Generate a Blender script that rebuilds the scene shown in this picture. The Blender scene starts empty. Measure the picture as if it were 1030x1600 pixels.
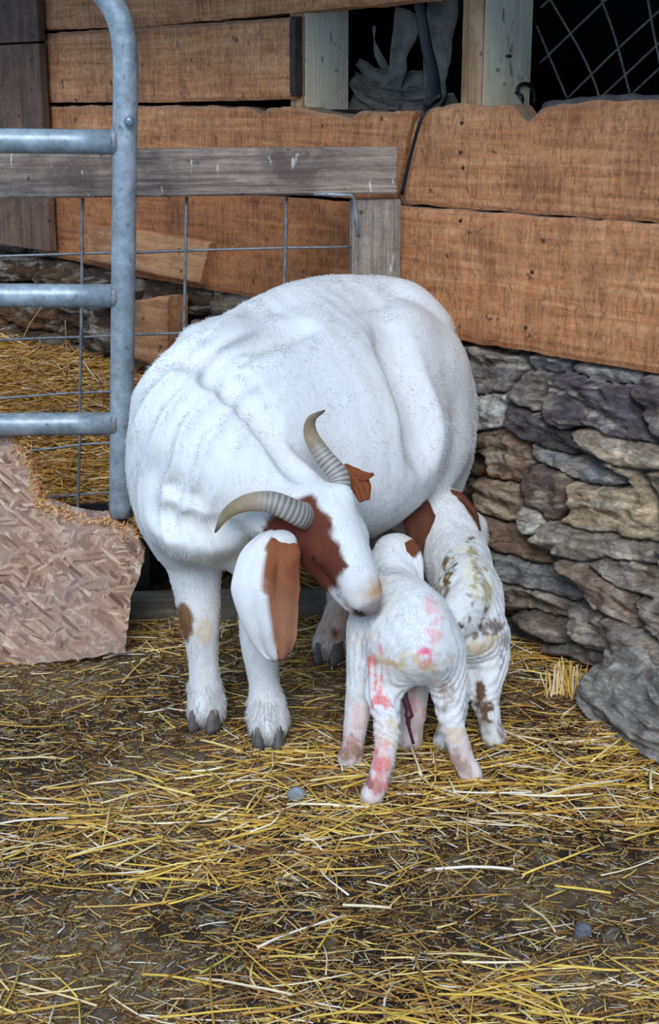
import bpy, math, random
import numpy as np
from mathutils import Vector, Matrix
random.seed(7)
RNG = np.random.default_rng(11)
SC = bpy.context.scene

# ------------------------------------------------------------------ camera, sky, light, exposure
PITCH = math.radians(16.5); FPX = 2200.0; CAMZ = 1.2
cam_d = bpy.data.cameras.new('camera'); cam = bpy.data.objects.new('camera', cam_d)
SC.collection.objects.link(cam); SC.camera = cam
cam.location = (0, 0, CAMZ); cam.rotation_euler = (math.pi/2 - PITCH, 0, 0)
cam_d.sensor_fit = 'VERTICAL'; cam_d.sensor_height = 24.0; cam_d.lens = 24.0*FPX/1600.0
cam_d.clip_start = 0.02
world = bpy.data.worlds.new('world'); SC.world = world; world.use_nodes = True
wn = world.node_tree.nodes; wl = world.node_tree.links; wn.clear()
wo = wn.new('ShaderNodeOutputWorld'); wb = wn.new('ShaderNodeBackground')
wb.inputs[0].default_value = (0.50, 0.76, 1.12, 1); wb.inputs[1].default_value = 0.72
wl.new(wb.outputs[0], wo.inputs[0])
sun_d = bpy.data.lights.new('sun', 'SUN'); sun = bpy.data.objects.new('sun', sun_d)
SC.collection.objects.link(sun)
sun_d.energy = 2.15; sun_d.angle = math.radians(28); sun_d.color = (0.93, 0.98, 1.06)
sun.rotation_euler = Vector((0.07, 0.80, -0.62)).to_track_quat('-Z', 'Y').to_euler()
SC.view_settings.view_transform = 'Standard'; SC.view_settings.look = 'None'
SC.view_settings.exposure = 0.17; SC.view_settings.gamma = 1.0
SC.view_settings.use_curve_mapping = False

# ------------------------------------------------------------------ measuring helpers (world points at real distances)
CP, SP = math.cos(PITCH), math.sin(PITCH)
def ray(px, py):
    u = (px-515)/FPX; v = (py-800)/FPX
    return np.array([u, CP - v*SP, -(SP + v*CP)])
def P(px, py, Y):
    d = ray(px, py); t = Y/d[1]
    return np.array([0, 0, CAMZ]) + d*t
def G(px, py, z=0.0):
    d = ray(px, py); t = (z-CAMZ)/d[2]
    return np.array([0, 0, CAMZ]) + d*t
WO = np.array([.15, 3.45, 0.]); WS = np.array([.673, -.7397, 0.]); WN = np.array([-.7397, -.673, 0.])
def W(s, d, z): return WO + WS*s + WN*d + np.array([0, 0, z])
def wp(px, py, d=0.04):
    r = ray(px, py); c = np.array([0, 0, CAMZ]); q = WO + WN*d
    t = np.dot(q-c, WN)/np.dot(r, WN); p = c + r*t
    return float(np.dot(p-WO, WS)), float(p[2])
def lin(c):
    return [((x/255.0)/12.92 if x/255.0 <= .04045 else ((x/255.0+.055)/1.055)**2.4) for x in c]
def unit(v): v = np.asarray(v, float); return v/np.linalg.norm(v)

# ------------------------------------------------------------------ noise
_PERM = RNG.random((64, 64, 64)).astype(np.float32)
def vnoise(p):
    p = np.asarray(p, np.float32); i = np.floor(p).astype(int); f = p - i; f = f*f*(3-2*f)
    i0 = i & 63; i1 = (i+1) & 63; r = 0
    for a in (0, 1):
        for b in (0, 1):
            for c in (0, 1):
                w = (f[:, 0] if a else 1-f[:, 0])*(f[:, 1] if b else 1-f[:, 1])*(f[:, 2] if c else 1-f[:, 2])
                r = r + w*_PERM[(i1 if a else i0)[:, 0], (i1 if b else i0)[:, 1], (i1 if c else i0)[:, 2]]
    return r*2-1
def fbm(p, o=4):
    p = np.asarray(p, np.float32); r = 0; a = 1; s = 0
    for k in range(o):
        r = r + a*vnoise(p*(2**k) + 17.3*k); s += a; a *= .5
    return r/s
def sstep(a, b, x): t = np.clip((x-a)/(b-a), 0, 1); return t*t*(3-2*t)

# ------------------------------------------------------------------ object helpers
def link(name, me, mat=None, parent=None):
    o = bpy.data.objects.new(name, me); SC.collection.objects.link(o)
    if mat: me.materials.append(mat)
    if parent: o.parent = parent
    return o
def mesh(name, V, F, mat=None, parent=None, smooth=False, col=None):
    me = bpy.data.meshes.new(name)
    V = np.asarray(V, np.float64)
    if isinstance(F, np.ndarray):
        n = F.shape[1]; me.vertices.add(len(V)); me.vertices.foreach_set('co', V.ravel())
        me.loops.add(F.size); me.loops.foreach_set('vertex_index', F.ravel().astype(np.int32))
        me.polygons.add(len(F)); me.polygons.foreach_set('loop_start', np.arange(0, F.size, n, dtype=np.int32))
        me.polygons.foreach_set('loop_total', np.full(len(F), n, np.int32)); me.update(calc_edges=True); me.validate()
    else:
        me.from_pydata([tuple(v) for v in V], [], [tuple(int(i) for i in f) for f in F]); me.update()
    if smooth: me.polygons.foreach_set('use_smooth', [True]*len(me.polygons))
    if col is not None:
        ca = me.color_attributes.new('Col', 'FLOAT_COLOR', 'POINT')
        c = np.ones((len(V), 4), np.float32); c[:, :3] = col; ca.data.foreach_set('color', c.ravel())
    return link(name, me, mat, parent)
def tag(o, label=None, cat=None, group=None, kind=None):
    if label: o['label'] = label
    if cat: o['category'] = cat
    if group: o['group'] = group
    if kind: o['kind'] = kind
    return o
def empty(name, loc, **k):
    o = bpy.data.objects.new(name, None); SC.collection.objects.link(o); o.location = tuple(loc)
    o.empty_display_size = .05; tag(o, **k); return o
def adopt(o, root):
    """parent keeping world coordinates (roots are only translated)"""
    me = o.data; off = -np.array(root.location)
    co = np.empty(len(me.vertices)*3); me.vertices.foreach_get('co', co)
    me.vertices.foreach_set('co', (co.reshape(-1, 3)+off).ravel()); me.update(); o.parent = root; return o
def origin_to(o, loc):
    me = o.data; co = np.empty(len(me.vertices)*3); me.vertices.foreach_get('co', co)
    me.vertices.foreach_set('co', (co.reshape(-1, 3)-np.array(loc)).ravel()); me.update(); o.location = tuple(loc); return o
def catmull(pts, n):
    pts = np.asarray(pts, float); q = np.vstack([2*pts[0]-pts[1], pts, 2*pts[-1]-pts[-2]]); out = []
    for i in range(len(pts)-1):
        p0, p1, p2, p3 = q[i:i+4]
        for t in np.linspace(0, 1, n, endpoint=False):
            out.append(.5*((2*p1)+(-p0+p2)*t+(2*p0-5*p1+4*p2-p3)*t*t+(-p0+3*p1-3*p2+p3)*t**3))
    out.append(pts[-1]); return np.array(out)
def tube_geo(path, rad, n=12, ring=None, flat=1.0, up=None):
    path = np.asarray(path, float); m = len(path); rad = np.broadcast_to(np.asarray(rad, float), (m,))
    T = np.gradient(path, axis=0); T /= np.linalg.norm(T, axis=1)[:, None]+1e-12
    u = np.array(up, float) if up is not None else (np.array([0, 0, 1.]) if abs(T[0][2]) < .9 else np.array([1., 0, 0]))
    V = []; F = []
    for i in range(m):
        u = unit(u - T[i]*np.dot(u, T[i])); w = np.cross(T[i], u)
        for k in range(n):
            a = 2*math.pi*k/n; r = rad[i]*(1 if ring is None else ring(i, a))
            V.append(path[i] + r*(math.cos(a)*u + flat*math.sin(a)*w))
    for i in range(m-1):
        for k in range(n):
            F.append((i*n+k, i*n+(k+1) % n, (i+1)*n+(k+1) % n, (i+1)*n+k))
    F.append(tuple(range(n-1, -1, -1))); F.append(tuple((m-1)*n+k for k in range(n)))
    return V, F
def tube(name, path, rad, mat, parent=None, n=12, **k):
    V, F = tube_geo(path, rad, n, **k); return mesh(name, V, F, mat, parent, smooth=True)
def box(name, c, ax, hs, mat, parent=None, bev=.003):
    """oriented box: centre, 3 axes, half sizes"""
    import bmesh
    bm = bmesh.new(); bmesh.ops.create_cube(bm, size=2)
    for v in bm.verts:
        v.co = Vector(c) + sum((Vector(ax[i])*hs[i]*v.co[i] for i in range(3)), Vector((0, 0, 0)))
    bmesh.ops.recalc_face_normals(bm, faces=bm.faces)
    if bev: bmesh.ops.bevel(bm, geom=bm.edges[:], offset=bev, segments=2, affect='EDGES')
    me = bpy.data.meshes.new(name); bm.to_mesh(me); bm.free(); return link(name, me, mat, parent)

# ------------------------------------------------------------------ materials
class NT:
    def __init__(s, name):
        s.m = bpy.data.materials.new(name); s.m.use_nodes = True; s.t = s.m.node_tree; s.t.nodes.clear()
        s.out = s.n('ShaderNodeOutputMaterial'); s.b = s.n('ShaderNodeBsdfPrincipled')
        s.t.links.new(s.b.outputs[0], s.out.inputs[0])
    def n(s, typ, **kw):
        x = s.t.nodes.new(typ)
        for k, v in kw.items():
            if k.startswith('i_'): 
                key = k[2:]; key = int(key) if key.isdigit() else key.replace('_', ' ')
                x.inputs[key].default_value = v
            else: setattr(x, k, v)
        return x
    def l(s, a, b): s.t.links.new(a, b)
    def coord(s, scale=(1, 1, 1), rnd=False, out='Object'):
        tc = s.n('ShaderNodeTexCoord'); mp = s.n('ShaderNodeMapping'); mp.inputs['Scale'].default_value = scale
        s.l(tc.outputs[out], mp.inputs[0])
        if rnd:
            oi = s.n('ShaderNodeObjectInfo'); vm = s.n('ShaderNodeVectorMath', operation='SCALE')
            cb = s.n('ShaderNodeCombineXYZ')
            for i in range(3): s.l(oi.outputs['Random'], cb.inputs[i])
            s.l(cb.outputs[0], vm.inputs[0]); vm.inputs['Scale'].default_value = 37.0
            s.l(vm.outputs[0], mp.inputs['Location'])
        return mp.outputs[0]
    def noise(s, vec, scale, detail=6, rough=.6, dist=0.0):
        x = s.n('ShaderNodeTexNoise'); x.inputs['Scale'].default_value = scale; x.inputs['Detail'].default_value = detail
        x.inputs['Roughness'].default_value = rough; x.inputs['Distortion'].default_value = dist; s.l(vec, x.inputs['Vector'])
        return x.outputs['Fac']
    def ramp(s, fac, stops):
        r = s.n('ShaderNodeValToRGB'); e = r.color_ramp.elements
        while len(e) < len(stops): e.new(.5)
        for i, (p, c) in enumerate(stops):
            e[i].position = p; e[i].color = (*c, 1) if len(c) == 3 else c
        s.l(fac, r.inputs[0]); return r.outputs[0]
    def mix(s, f, a, b, mode='MIX'):
        x = s.n('ShaderNodeMix', data_type='RGBA', blend_type=mode)
        for v, i in ((f, 0), (a, 6), (b, 7)):
            if hasattr(v, 'is_linked') or hasattr(v, 'links'): s.l(v, x.inputs[i])
            else: x.inputs[i].default_value = v if i == 0 else (*v, 1)
        return x.outputs[2]
    def bump(s, h, strength=.5, dist=.01, prev=None):
        x = s.n('ShaderNodeBump'); x.inputs['Strength'].default_value = strength; x.inputs['Distance'].default_value = dist
        s.l(h, x.inputs['Height'])
        if prev: s.l(prev, x.inputs['Normal'])
        s.l(x.outputs[0], s.b.inputs['Normal']); return x.outputs[0]
    def col(s, c): s.l(c, s.b.inputs['Base Color'])
    def set(s, **k):
        for a, v in k.items(): s.b.inputs[a.replace('_', ' ')].default_value = v
def wood(name, dark, mid, light, grain=(3, 60, 60), rough=.85, knots=True, bump=.5, dust=None, saw=False, streak=None):
    t = NT(name); v = t.coord(grain, True); v1 = t.coord((1, 1, 1), True)
    g = t.noise(v, 1.0, 8, .65, .6)
    c = t.ramp(g, [(.28, lin(dark)), (.48, lin(mid)), (.72, lin(light))])
    big = t.noise(v1, 7.0, 6, .7, .5)
    c = t.mix(t.ramp(big, [(.46, (.0,)*3), (.68, (.8,)*3)]), c, lin(dark), 'MIX')
    big2 = t.noise(v1, 3.1, 6, .7, .8); c = t.mix(t.ramp(big2, [(.52, (.0,)*3), (.7, (.6,)*3)]), c, lin(light), 'MIX')
    h = g
    if knots:
        w = t.n('ShaderNodeTexWave', wave_type='BANDS', bands_direction='Z'); w.inputs['Scale'].default_value = 14
        w.inputs['Distortion'].default_value = 9; w.inputs['Detail'].default_value = 3; w.inputs['Detail Scale'].default_value = 1.6
        t.l(v1, w.inputs[0])
        c = t.mix(t.ramp(w.outputs['Fac'], [(.0, (.0,)*3), (.8, (0.,)*3), (1., (.16,)*3)]), c, lin([x*.55 for x in dark]))
    if saw:
        sv = t.coord((90, 90, 5), True); sn = t.noise(sv, 1.0, 3, .6, 1.2)
        c = t.mix(t.ramp(sn, [(.42, (0.,)*3), (.68, (.4,)*3)]), c, lin(light)); sn2 = t.noise(t.coord((60, 60, 22), True), 1.0, 8, .75, 2.0); c = t.mix(t.ramp(sn2, [(.50, (0.,)*3), (.62, (.55,)*3)]), c, lin([x*.7 for x in dark])); h = sn2
    sp = t.noise(v1, 38, 3, .5)
    c = t.mix(t.ramp(sp, [(.66, (0.,)*3), (.74, (.8,)*3)]), c, lin([x*.4 for x in dark]))
    if streak:
        st = t.noise(t.coord((55, 55, 16), True), 1.0, 3, .5)
        c = t.mix(t.ramp(st, [(.66, (0.,)*3), (.72, (.75,)*3)]), c, lin(streak))
    if dust:
        ge = t.n('ShaderNodeNewGeometry'); sx = t.n('ShaderNodeSeparateXYZ'); t.l(ge.outputs['Normal'], sx.inputs[0])
        c = t.mix(t.ramp(sx.outputs['Z'], [(.4, (0.,)*3), (.8, (.85,)*3)]), c, lin(dust))
    t.col(c); t.set(Roughness=rough); t.bump(h, bump, .006); return t.m
M = {}
M['board'] = wood('orange_boards', (134, 78, 42), (204, 130, 78), (236, 172, 118), dust=(150, 138, 120), saw=True, bump=.7)
M['board2'] = wood('brown_boards', (132, 78, 44), (202, 134, 84), (234, 176, 128), dust=(130, 118, 104), saw=True, bump=.7)
M['board3'] = wood('dark_boards', (98, 54, 28), (164, 98, 52), (200, 130, 76), dust=(110, 98, 80), saw=True, bump=.7)
M['grey'] = wood('weathered_grey', (88, 74, 68), (142, 124, 112), (190, 170, 150), grain=(4, 90, 90), bump=.9, streak=(225, 220, 215), knots=True)
M['grey_up'] = wood('weathered_grey_post', (96, 84, 76), (152, 138, 124), (196, 182, 164), grain=(90, 90, 4), bump=.9, streak=(225, 220, 215))
M['ply'] = wood('dark_plywood', (64, 46, 36), (100, 74, 58), (132, 102, 80), grain=(30, 30, 3))
M['white_post'] = wood('whitewashed_post', (212, 194, 164), (240, 224, 194), (250, 240, 216), grain=(40, 40, 3), knots=False, streak=(120, 100, 80))
M['post_brown'] = wood('post_brown', (110, 78, 50), (176, 136, 98), (204, 168, 128), grain=(40, 40, 3), knots=False)
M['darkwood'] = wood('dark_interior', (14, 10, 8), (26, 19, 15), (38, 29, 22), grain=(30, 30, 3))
M['sill'] = wood('sill_timber', (84, 70, 58), (120, 108, 94), (150, 142, 128), grain=(3, 50, 50))
M['strip'] = wood('pale_plank', (120, 80, 50), (172, 120, 78), (200, 150, 104))
def metal(name, a, b, c, rough=.5, met=.35, scale=22, rust=None):
    t = NT(name); v = t.coord(); n1 = t.noise(v, scale, 6, .7)
    col = t.ramp(n1, [(.3, lin(a)), (.52, lin(b)), (.75, lin(c))])
    if rust:
        n2 = t.noise(v, 60, 4, .6); col = t.mix(t.ramp(n2, [(.62, (0.,)*3), (.7, (.7,)*3)]), col, lin(rust))
    t.col(col); t.set(Roughness=rough, Metallic=met); t.bump(n1, .15, .002); return t.m
M['galv'] = metal('galvanised_tube', (112, 120, 124), (150, 160, 166), (190, 198, 202), .42, .3, rust=(96, 84, 70))
M['wire'] = metal('fence_wire', (92, 92, 92), (132, 134, 136), (160, 164, 168), .5, .4, 60, rust=(110, 76, 52))
M['rustywire'] = metal('dull_wire', (60, 54, 48), (98, 92, 84), (128, 122, 112), .6, .3, 60)
M['bolt'] = metal('bolt_head', (80, 92, 104), (120, 136, 150), (150, 166, 180), .4, .6)
M['weld'] = metal('weld_bead', (96, 84, 78), (140, 140, 142), (176, 180, 184), .6, .3, 60, rust=(120, 72, 44))
def plain(name, c, rough=.6, var=.25, scale=20, bump=.2, sub=0, spec=.5):
    t = NT(name); n1 = t.noise(t.coord(), scale, 5, .6)
    L = np.array(lin(c)); t.col(t.ramp(n1, [(.3, tuple(L*(1-var))), (.7, tuple(np.minimum(L*(1+var), 1)))]))
    t.set(Roughness=rough); t.b.inputs['Specular IOR Level'].default_value = spec; t.bump(n1, bump, .004); return t.m
M['black'] = plain('black_strap', (22, 22, 26), .45)
M['iron'] = plain('black_iron', (34, 30, 30), .6)
M['plastic'] = plain('grey_sheeting', (116, 108, 98), .6, .5, 22, .8)
M['hoof'] = plain('hoof_horn', (96, 88, 82), .7, .4, 60, .4)
M['cord'] = plain('dried_cord', (74, 30, 48), .5, .5, 50)
M['pebble'] = plain('pebble', (165, 165, 168), .8, .2, 30)
M['eye'] = plain('dark_eye', (30, 18, 12), .15, .2)
M['nostril'] = plain('nose_skin', (120, 100, 96), .6, .3, 40)
def vcol(name, rough=.85, scale=30, var=.3, bump=.5, bd=.006, streak=None, sheen=0.0, spec=.3, detail=6):
    t = NT(name); a = t.n('ShaderNodeAttribute', attribute_name='Col')
    v = t.coord(streak or (1, 1, 1)); n1 = t.noise(v, scale, detail, .65, .4)
    c = t.mix(1.0, a.outputs['Color'], t.ramp(n1, [(.3, (1-var,)*3), (.7, (1+var*.4,)*3)]), 'MULTIPLY')
    t.col(c); t.set(Roughness=rough); t.b.inputs['Specular IOR Level'].default_value = spec
    if sheen: t.b.inputs['Sheen Weight'].default_value = sheen
    t.bump(n1, bump, bd); return t
_st = vcol('slate_stone', .75, 26, .5, 1.0, .012, detail=10)
_v = _st.coord((1, 1, 3.2)); _n2 = _st.noise(_v, 34, 12, .78, .8); _n3 = _st.noise(_v, 11, 8, .7, 1.4)
_c0 = _st.b.inputs['Base Color'].links[0].from_socket
_c1 = _st.mix(1.0, _c0, _st.ramp(_n2, [(.36, (.42, .40, .40)), (.5, (.95, .95, .95)), (.66, (1.45, 1.42, 1.36))]), 'MULTIPLY')
_c1 = _st.mix(1.0, _c1, _st.ramp(_n3, [(.38, (.62, .56, .52)), (.52, (1., 1., 1.)), (.68, (1.25, 1.2, 1.1))]), 'MULTIPLY'); _st.col(_c1)
_b0 = _st.b.inputs['Normal'].links[0].from_socket; _st.bump(_n2, .8, .012, _b0); M['stone'] = _st.m
M['straw'] = vcol('straw_stalks', .55, 40, .15, .1, .002, spec=.35).m
_f = vcol('goat_hide', .85, 60, .10, .25, .004, streak=(1.6, 1.6, .5), spec=.15); M['hide'] = _f.m
_s = vcol('dirt_floor', .95, 42, .6, 1.0, .01, detail=10); M['dirt'] = _s.m

# ------------------------------------------------------------------ implicit-surface modeller for the animals
class Field:
    def __init__(s, lo, hi, h):
        s.lo = np.array(lo, float); s.h = h; s.n = np.ceil((np.array(hi)-s.lo)/h).astype(int)+1
        s.d = np.full(tuple(s.n), 1.0, np.float32)
    def block(s, a, b):
        i0 = np.clip(np.floor((np.array(a)-s.lo)/s.h).astype(int), 0, s.n-1); i1 = np.clip(np.ceil((np.array(b)-s.lo)/s.h).astype(int)+1, 1, s.n)
        sl = tuple(slice(x, y) for x, y in zip(i0, i1))
        g = [s.lo[k]+s.h*np.arange(i0[k], i1[k]) for k in range(3)]
        X, Y, Z = np.meshgrid(*g, indexing='ij'); return sl, np.stack([X, Y, Z], -1).astype(np.float32)
    def comb(s, sl, e, k, op='u'):
        a = s.d[sl]
        if op == 'u':
            h = np.maximum(k-np.abs(a-e), 0)/k; s.d[sl] = np.minimum(a, e)-h*h*k*.25
        else:
            h = np.maximum(k-np.abs(a+e), 0)/k; s.d[sl] = np.maximum(a, -e)+h*h*k*.25
    def ell(s, c, r, R=None, k=.04, op='u'):
        c = np.array(c, float); r = np.array(r, float); m = r.max()*1.0+k+.02
        sl, X = s.block(c-m, c+m); q = X-c
        if R is not None: q = q @ np.array(R, float).T.T if False else q @ np.array(R, float)
        k0 = np.sqrt(((q/r)**2).sum(-1)); k1 = np.sqrt(((q/(r*r))**2).sum(-1))+1e-9
        s.comb(sl, (k0*(k0-1)/k1).astype(np.float32), k, op)
    def cone(s, a, b, ra, rb, k=.03, op='u'):
        a = np.array(a, float); b = np.array(b, float); m = max(ra, rb)+k+.01
        sl, X = s.block(np.minimum(a, b)-m, np.maximum(a, b)+m); ab = b-a
        t = np.clip(((X-a) @ ab)/(ab @ ab), 0, 1)
        dd = np.linalg.norm(X-a-t[..., None]*ab, axis=-1)-(ra+(rb-ra)*t); s.comb(sl, dd.astype(np.float32), k, op)
    def chain(s, pts, rad, k=.03, sub=3):
        q = catmull(np.column_stack([pts, rad]), sub)
        for i in range(len(q)-1): s.cone(q[i, :3], q[i+1, :3], q[i, 3], q[i+1, 3], k if i == 0 else min(k, .012))
    def mesh(s):
        d = s.d; ins = d < 0; nx, ny, nz = d.shape
        cs = [ins[a:nx-1+a, b:ny-1+b, c:nz-1+c] for a in (0, 1) for b in (0, 1) for c in (0, 1)]
        tot = sum(c.astype(np.int8) for c in cs); act = (tot > 0) & (tot < 8); idx = np.argwhere(act)
        vid = np.full(act.shape, -1, np.int64); vid[act] = np.arange(len(idx))
        acc = np.zeros((len(idx), 3)); cnt = np.zeros(len(idx)); off = [(a, b, c) for a in (0, 1) for b in (0, 1) for c in (0, 1)]
        val = {o: d[idx[:, 0]+o[0], idx[:, 1]+o[1], idx[:, 2]+o[2]] for o in off}
        for o in off:
            for ax in range(3):
                if o[ax]: continue
                o2 = list(o); o2[ax] = 1; o2 = tuple(o2); a, b = val[o], val[o2]; m = (a < 0) != (b < 0)
                t = np.where(m, a/np.where(m, a-b, 1), 0); p = np.tile(np.array(o, float), (len(idx), 1)); p[:, ax] = t
                acc[m] += p[m]; cnt[m] += 1
        V = s.lo+s.h*(idx+acc/cnt[:, None]); F = []
        for ax in range(3):
            o1, o2 = [(1, 2), (2, 0), (0, 1)][ax]
            sl0 = [slice(None)]*3; sl1 = [slice(None)]*3; sl0[ax] = slice(0, -1); sl1[ax] = slice(1, None)
            a = ins[tuple(sl0)]; b = ins[tuple(sl1)]; e = np.argwhere(a != b)
            ok = (e[:, o1] > 0) & (e[:, o2] > 0) & (e[:, o1] < d.shape[o1]-1) & (e[:, o2] < d.shape[o2]-1); e = e[ok]
            flip = a[tuple(e.T)]
            def c(i, j):
                q = e.copy(); q[:, o1] -= i; q[:, o2] -= j; return vid[tuple(q.T)]
            q = np.stack([c(1, 1), c(0, 1), c(0, 0), c(1, 0)], 1); q[~flip] = q[~flip][:, ::-1]; F.append(q)
        return V, np.vstack(F)
def vnormals(V, F):
    n = np.cross(V[F[:, 2]]-V[F[:, 0]], V[F[:, 3]]-V[F[:, 1]]); N = np.zeros_like(V)
    for k in range(4):
        for c in range(3): N[:, c] += np.bincount(F[:, k], n[:, c], len(V))
    return N/(np.linalg.norm(N, axis=1)[:, None]+1e-12)
def relax(V, F, it=2, lam=.5):
    for _ in range(it):
        A = np.zeros_like(V); C = np.zeros(len(V))
        for k in range(4):
            a, b = F[:, k], F[:, (k+1) % 4]
            for c in range(3): A[:, c] += np.bincount(a, V[b, c], len(V)) + np.bincount(b, V[a, c], len(V))
            C += np.bincount(a, minlength=len(V)) + np.bincount(b, minlength=len(V))
        V = V*(1-lam)+lam*A/np.maximum(C, 1)[:, None]
    return V
def blob(V, c, r, n=.35, f=60, anis=None):
    """soft ragged mask around a 3-D point"""
    q = (V-np.array(c))/np.array(r if np.ndim(r) else (r,)*3); d = np.sqrt((q*q).sum(1))
    return sstep(1.1, .8, d + n*fbm(V*f, 3))
def lay(col, m, c): return col*(1-m[:, None])+np.array(lin(c))*m[:, None]
def fur(name, V, N, F, col, root, count, length, flow, wid=.0008, mat=None, keep=None, seed=1, stand=.35):
    r = np.random.default_rng(seed); n = np.linalg.norm(np.cross(V[F[:, 1]]-V[F[:, 0]], V[F[:, 3]]-V[F[:, 0]]), axis=1)
    if keep is not None: n = n*keep[F].mean(1)
    f = r.choice(len(F), count, p=n/n.sum()); w = r.random((count, 4)); w /= w.sum(1)[:, None]
    p = (V[F[f]]*w[..., None]).sum(1); nn = (N[F[f]]*w[..., None]).sum(1); c = (col[F[f]]*w[..., None]).sum(1)
    fl = flow(p, nn); fl = fl-nn*(fl*nn).sum(1)[:, None]; fl /= np.linalg.norm(fl, axis=1)[:, None]+1e-9
    fl += .55*np.stack([vnoise(p*35+9*k) for k in range(3)], 1) + r.normal(0, .18, (count, 3))
    L = length(p) if callable(length) else length
    L = (np.broadcast_to(L, (count,))*r.uniform(.6, 1.15, count))[:, None]
    d1 = fl*(1-stand)+nn*stand; d1 /= np.linalg.norm(d1, axis=1)[:, None]
    d2 = fl*(1-stand*.3)+nn*stand*.3-np.array([0, 0, .15]); d2 /= np.linalg.norm(d2, axis=1)[:, None]
    s = np.cross(nn, fl); s /= np.linalg.norm(s, axis=1)[:, None]+1e-9; s *= wid*.5
    p0 = p-nn*.001; p1 = p0+d1*L*.5; p2 = p1+d2*L*.5
    u = nn*wid*.35
    VV = np.stack([p0-s, p0+s, p0+u, p1-s*.85, p1+s*.85, p1+u, p2-s*.2, p2+s*.2, p2+u*.3], 1).reshape(-1, 3)
    b = (np.arange(count)*9)[:, None]; FF = np.vstack([b+np.array([[a0, a1, a1+3, a0+3]]) for a0, a1 in ((0, 1), (1, 2), (2, 0), (3, 4), (4, 5), (5, 3))])
    CC = np.repeat(c*r.uniform(.96, 1.08, (count, 1)), 9, axis=0)
    o = mesh(name, VV, FF, mat, None, True, np.clip(CC, 0, 1))
    return adopt(o, root)
def unit_rows(a): return a/(np.linalg.norm(a, axis=1)[:, None]+1e-12)

# ================================================================== THE BARN
# ---- floor: packed manure and dirt
def ground_h(x, y):
    p = np.stack([x*1.0, y*1.0, np.zeros_like(x)], -1).reshape(-1, 3)
    return (.012*fbm(p*2.2+3, 3)+.009*fbm(p*11, 4)+.004*fbm(p*45, 3)).reshape(x.shape)
xs = np.arange(-1.9, 1.4, .009); ys = np.arange(1.1, 5.3, .009)
X, Y = np.meshgrid(xs, ys, indexing='ij'); Z = ground_h(X, Y)
V = np.stack([X, Y, Z], -1).reshape(-1, 3); nx, ny = X.shape
ii = (np.arange(nx-1)[:, None]*ny+np.arange(ny-1)[None]).ravel()
F = np.stack([ii, ii+ny, ii+ny+1, ii+1], 1)
n1 = fbm(V*np.array([3, 4, 1])+5, 4); n2 = fbm(V*38, 3); n3 = fbm(V*9+30, 3)
col = np.tile(lin((70, 54, 40)), (len(V), 1))
col = lay(col, sstep(-.05, .35, n1), (132, 112, 90)); col = lay(col, sstep(.0, .4, -n1+.3*n3), (50, 36, 28))
col = lay(col, sstep(.2, .5, n2)*.6, (40, 30, 24)); col = lay(col, sstep(.2, .5, -n2)*.45, (176, 164, 140))
col = lay(col, blob(V, G(870, 1120), (.12, .09, .1), .5, 30)*.45, (104, 40, 26))
floor = tag(mesh('floor', V, F, M['dirt'], None, True, col), kind='structure')

# ---- stone foundation (height field of stacked slabs)
STONES = [  # centre in the photo's crop, half sizes, tilt, how far it stands out, colour
 (210,110,120,80,5,.05,(128,128,130)),(430,115,120,32,12,.03,(112,116,122)),(600,150,170,26,8,.045,(136,136,138)),
 (610,275,220,95,20,.07,(98,94,102)),(360,200,70,60,10,.055,(122,118,116)),(205,300,90,60,0,.05,(206,208,206)),
 (400,370,190,48,27,.055,(92,90,92)),(690,420,170,42,20,.085,(172,160,146)),(230,450,120,90,5,.06,(142,124,108)),
 (560,500,260,40,18,.06,(128,134,142)),(230,610,110,65,20,.07,(158,146,128)),(430,590,110,80,5,.09,(122,108,104)),
 (650,640,190,105,3,.10,(186,172,148)),(360,690,42,45,0,.085,(196,196,192)),(300,760,160,50,24,.07,(132,114,100)),
 (600,790,230,50,8,.12,(170,168,162)),(400,900,220,48,13,.085,(142,146,150)),(740,890,160,60,10,.14,(156,152,148)),
 (690,1010,210,55,28,.15,(150,134,122)),(380,990,140,55,15,.075,(148,142,132)),(430,1080,150,55,30,.10,(124,118,114)),
 (600,1090,140,55,22,.13,(160,158,154)),(340,1190,120,80,10,.05,(116,112,112)),(740,1190,150,60,25,.20,(150,146,144)),
 (520,1180,110,50,15,.11,(122,116,112)),(820,1080,120,60,20,.17,(140,132,126)),(560,1250,90,50,10,.10,(118,112,104)),
 (720,1330,200,90,10,.14,(130,126,122)),(900,300,150,120,15,.08,(110,104,108)),(900,620,140,120,0,.11,(160,150,136)),(960,850,160,120,10,.14,(150,146,142)),
]
seeds = []
for (cx, cy, hw, hh, a, pr, c) in STONES:
    px, py = 680+cx/2.354, 520+cy/2.354; s0, z0 = wp(px, py, pr)
    s1, _ = wp(px+hw/2.354, py, pr); _, z1 = wp(px, py-hh/2.354, pr)
    sa, za = wp(px+10, py+10*math.tan(math.radians(a)), pr)
    ang = math.atan2(za-z0, sa-s0)
    seeds.append((s0, z0, abs(s1-s0), abs(z1-z0), ang, pr, lin(c)))
zr = .0
while zr < .74:
    s_ = -2.75; hh = random.uniform(.045, .085)
    while s_ < .3:
        hw = random.uniform(.07, .17); g = random.uniform(70, 122)
        t_ = random.choice([(1, .93, .84), (1, .88, .74), (1, .97, .94), (1, .84, .66)])
        seeds.append((s_+hw, zr+hh+random.uniform(-.01, .01), hw*1.05, hh*1.15, random.uniform(-.12, .12), random.uniform(.0, .075), lin([g*t_[0], g*t_[1], g*t_[2]])))
        s_ += hw*2
    zr += hh*2
ss = np.arange(-2.7, 1.25, .0045); zz = np.arange(-.06, .76, .004)
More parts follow.
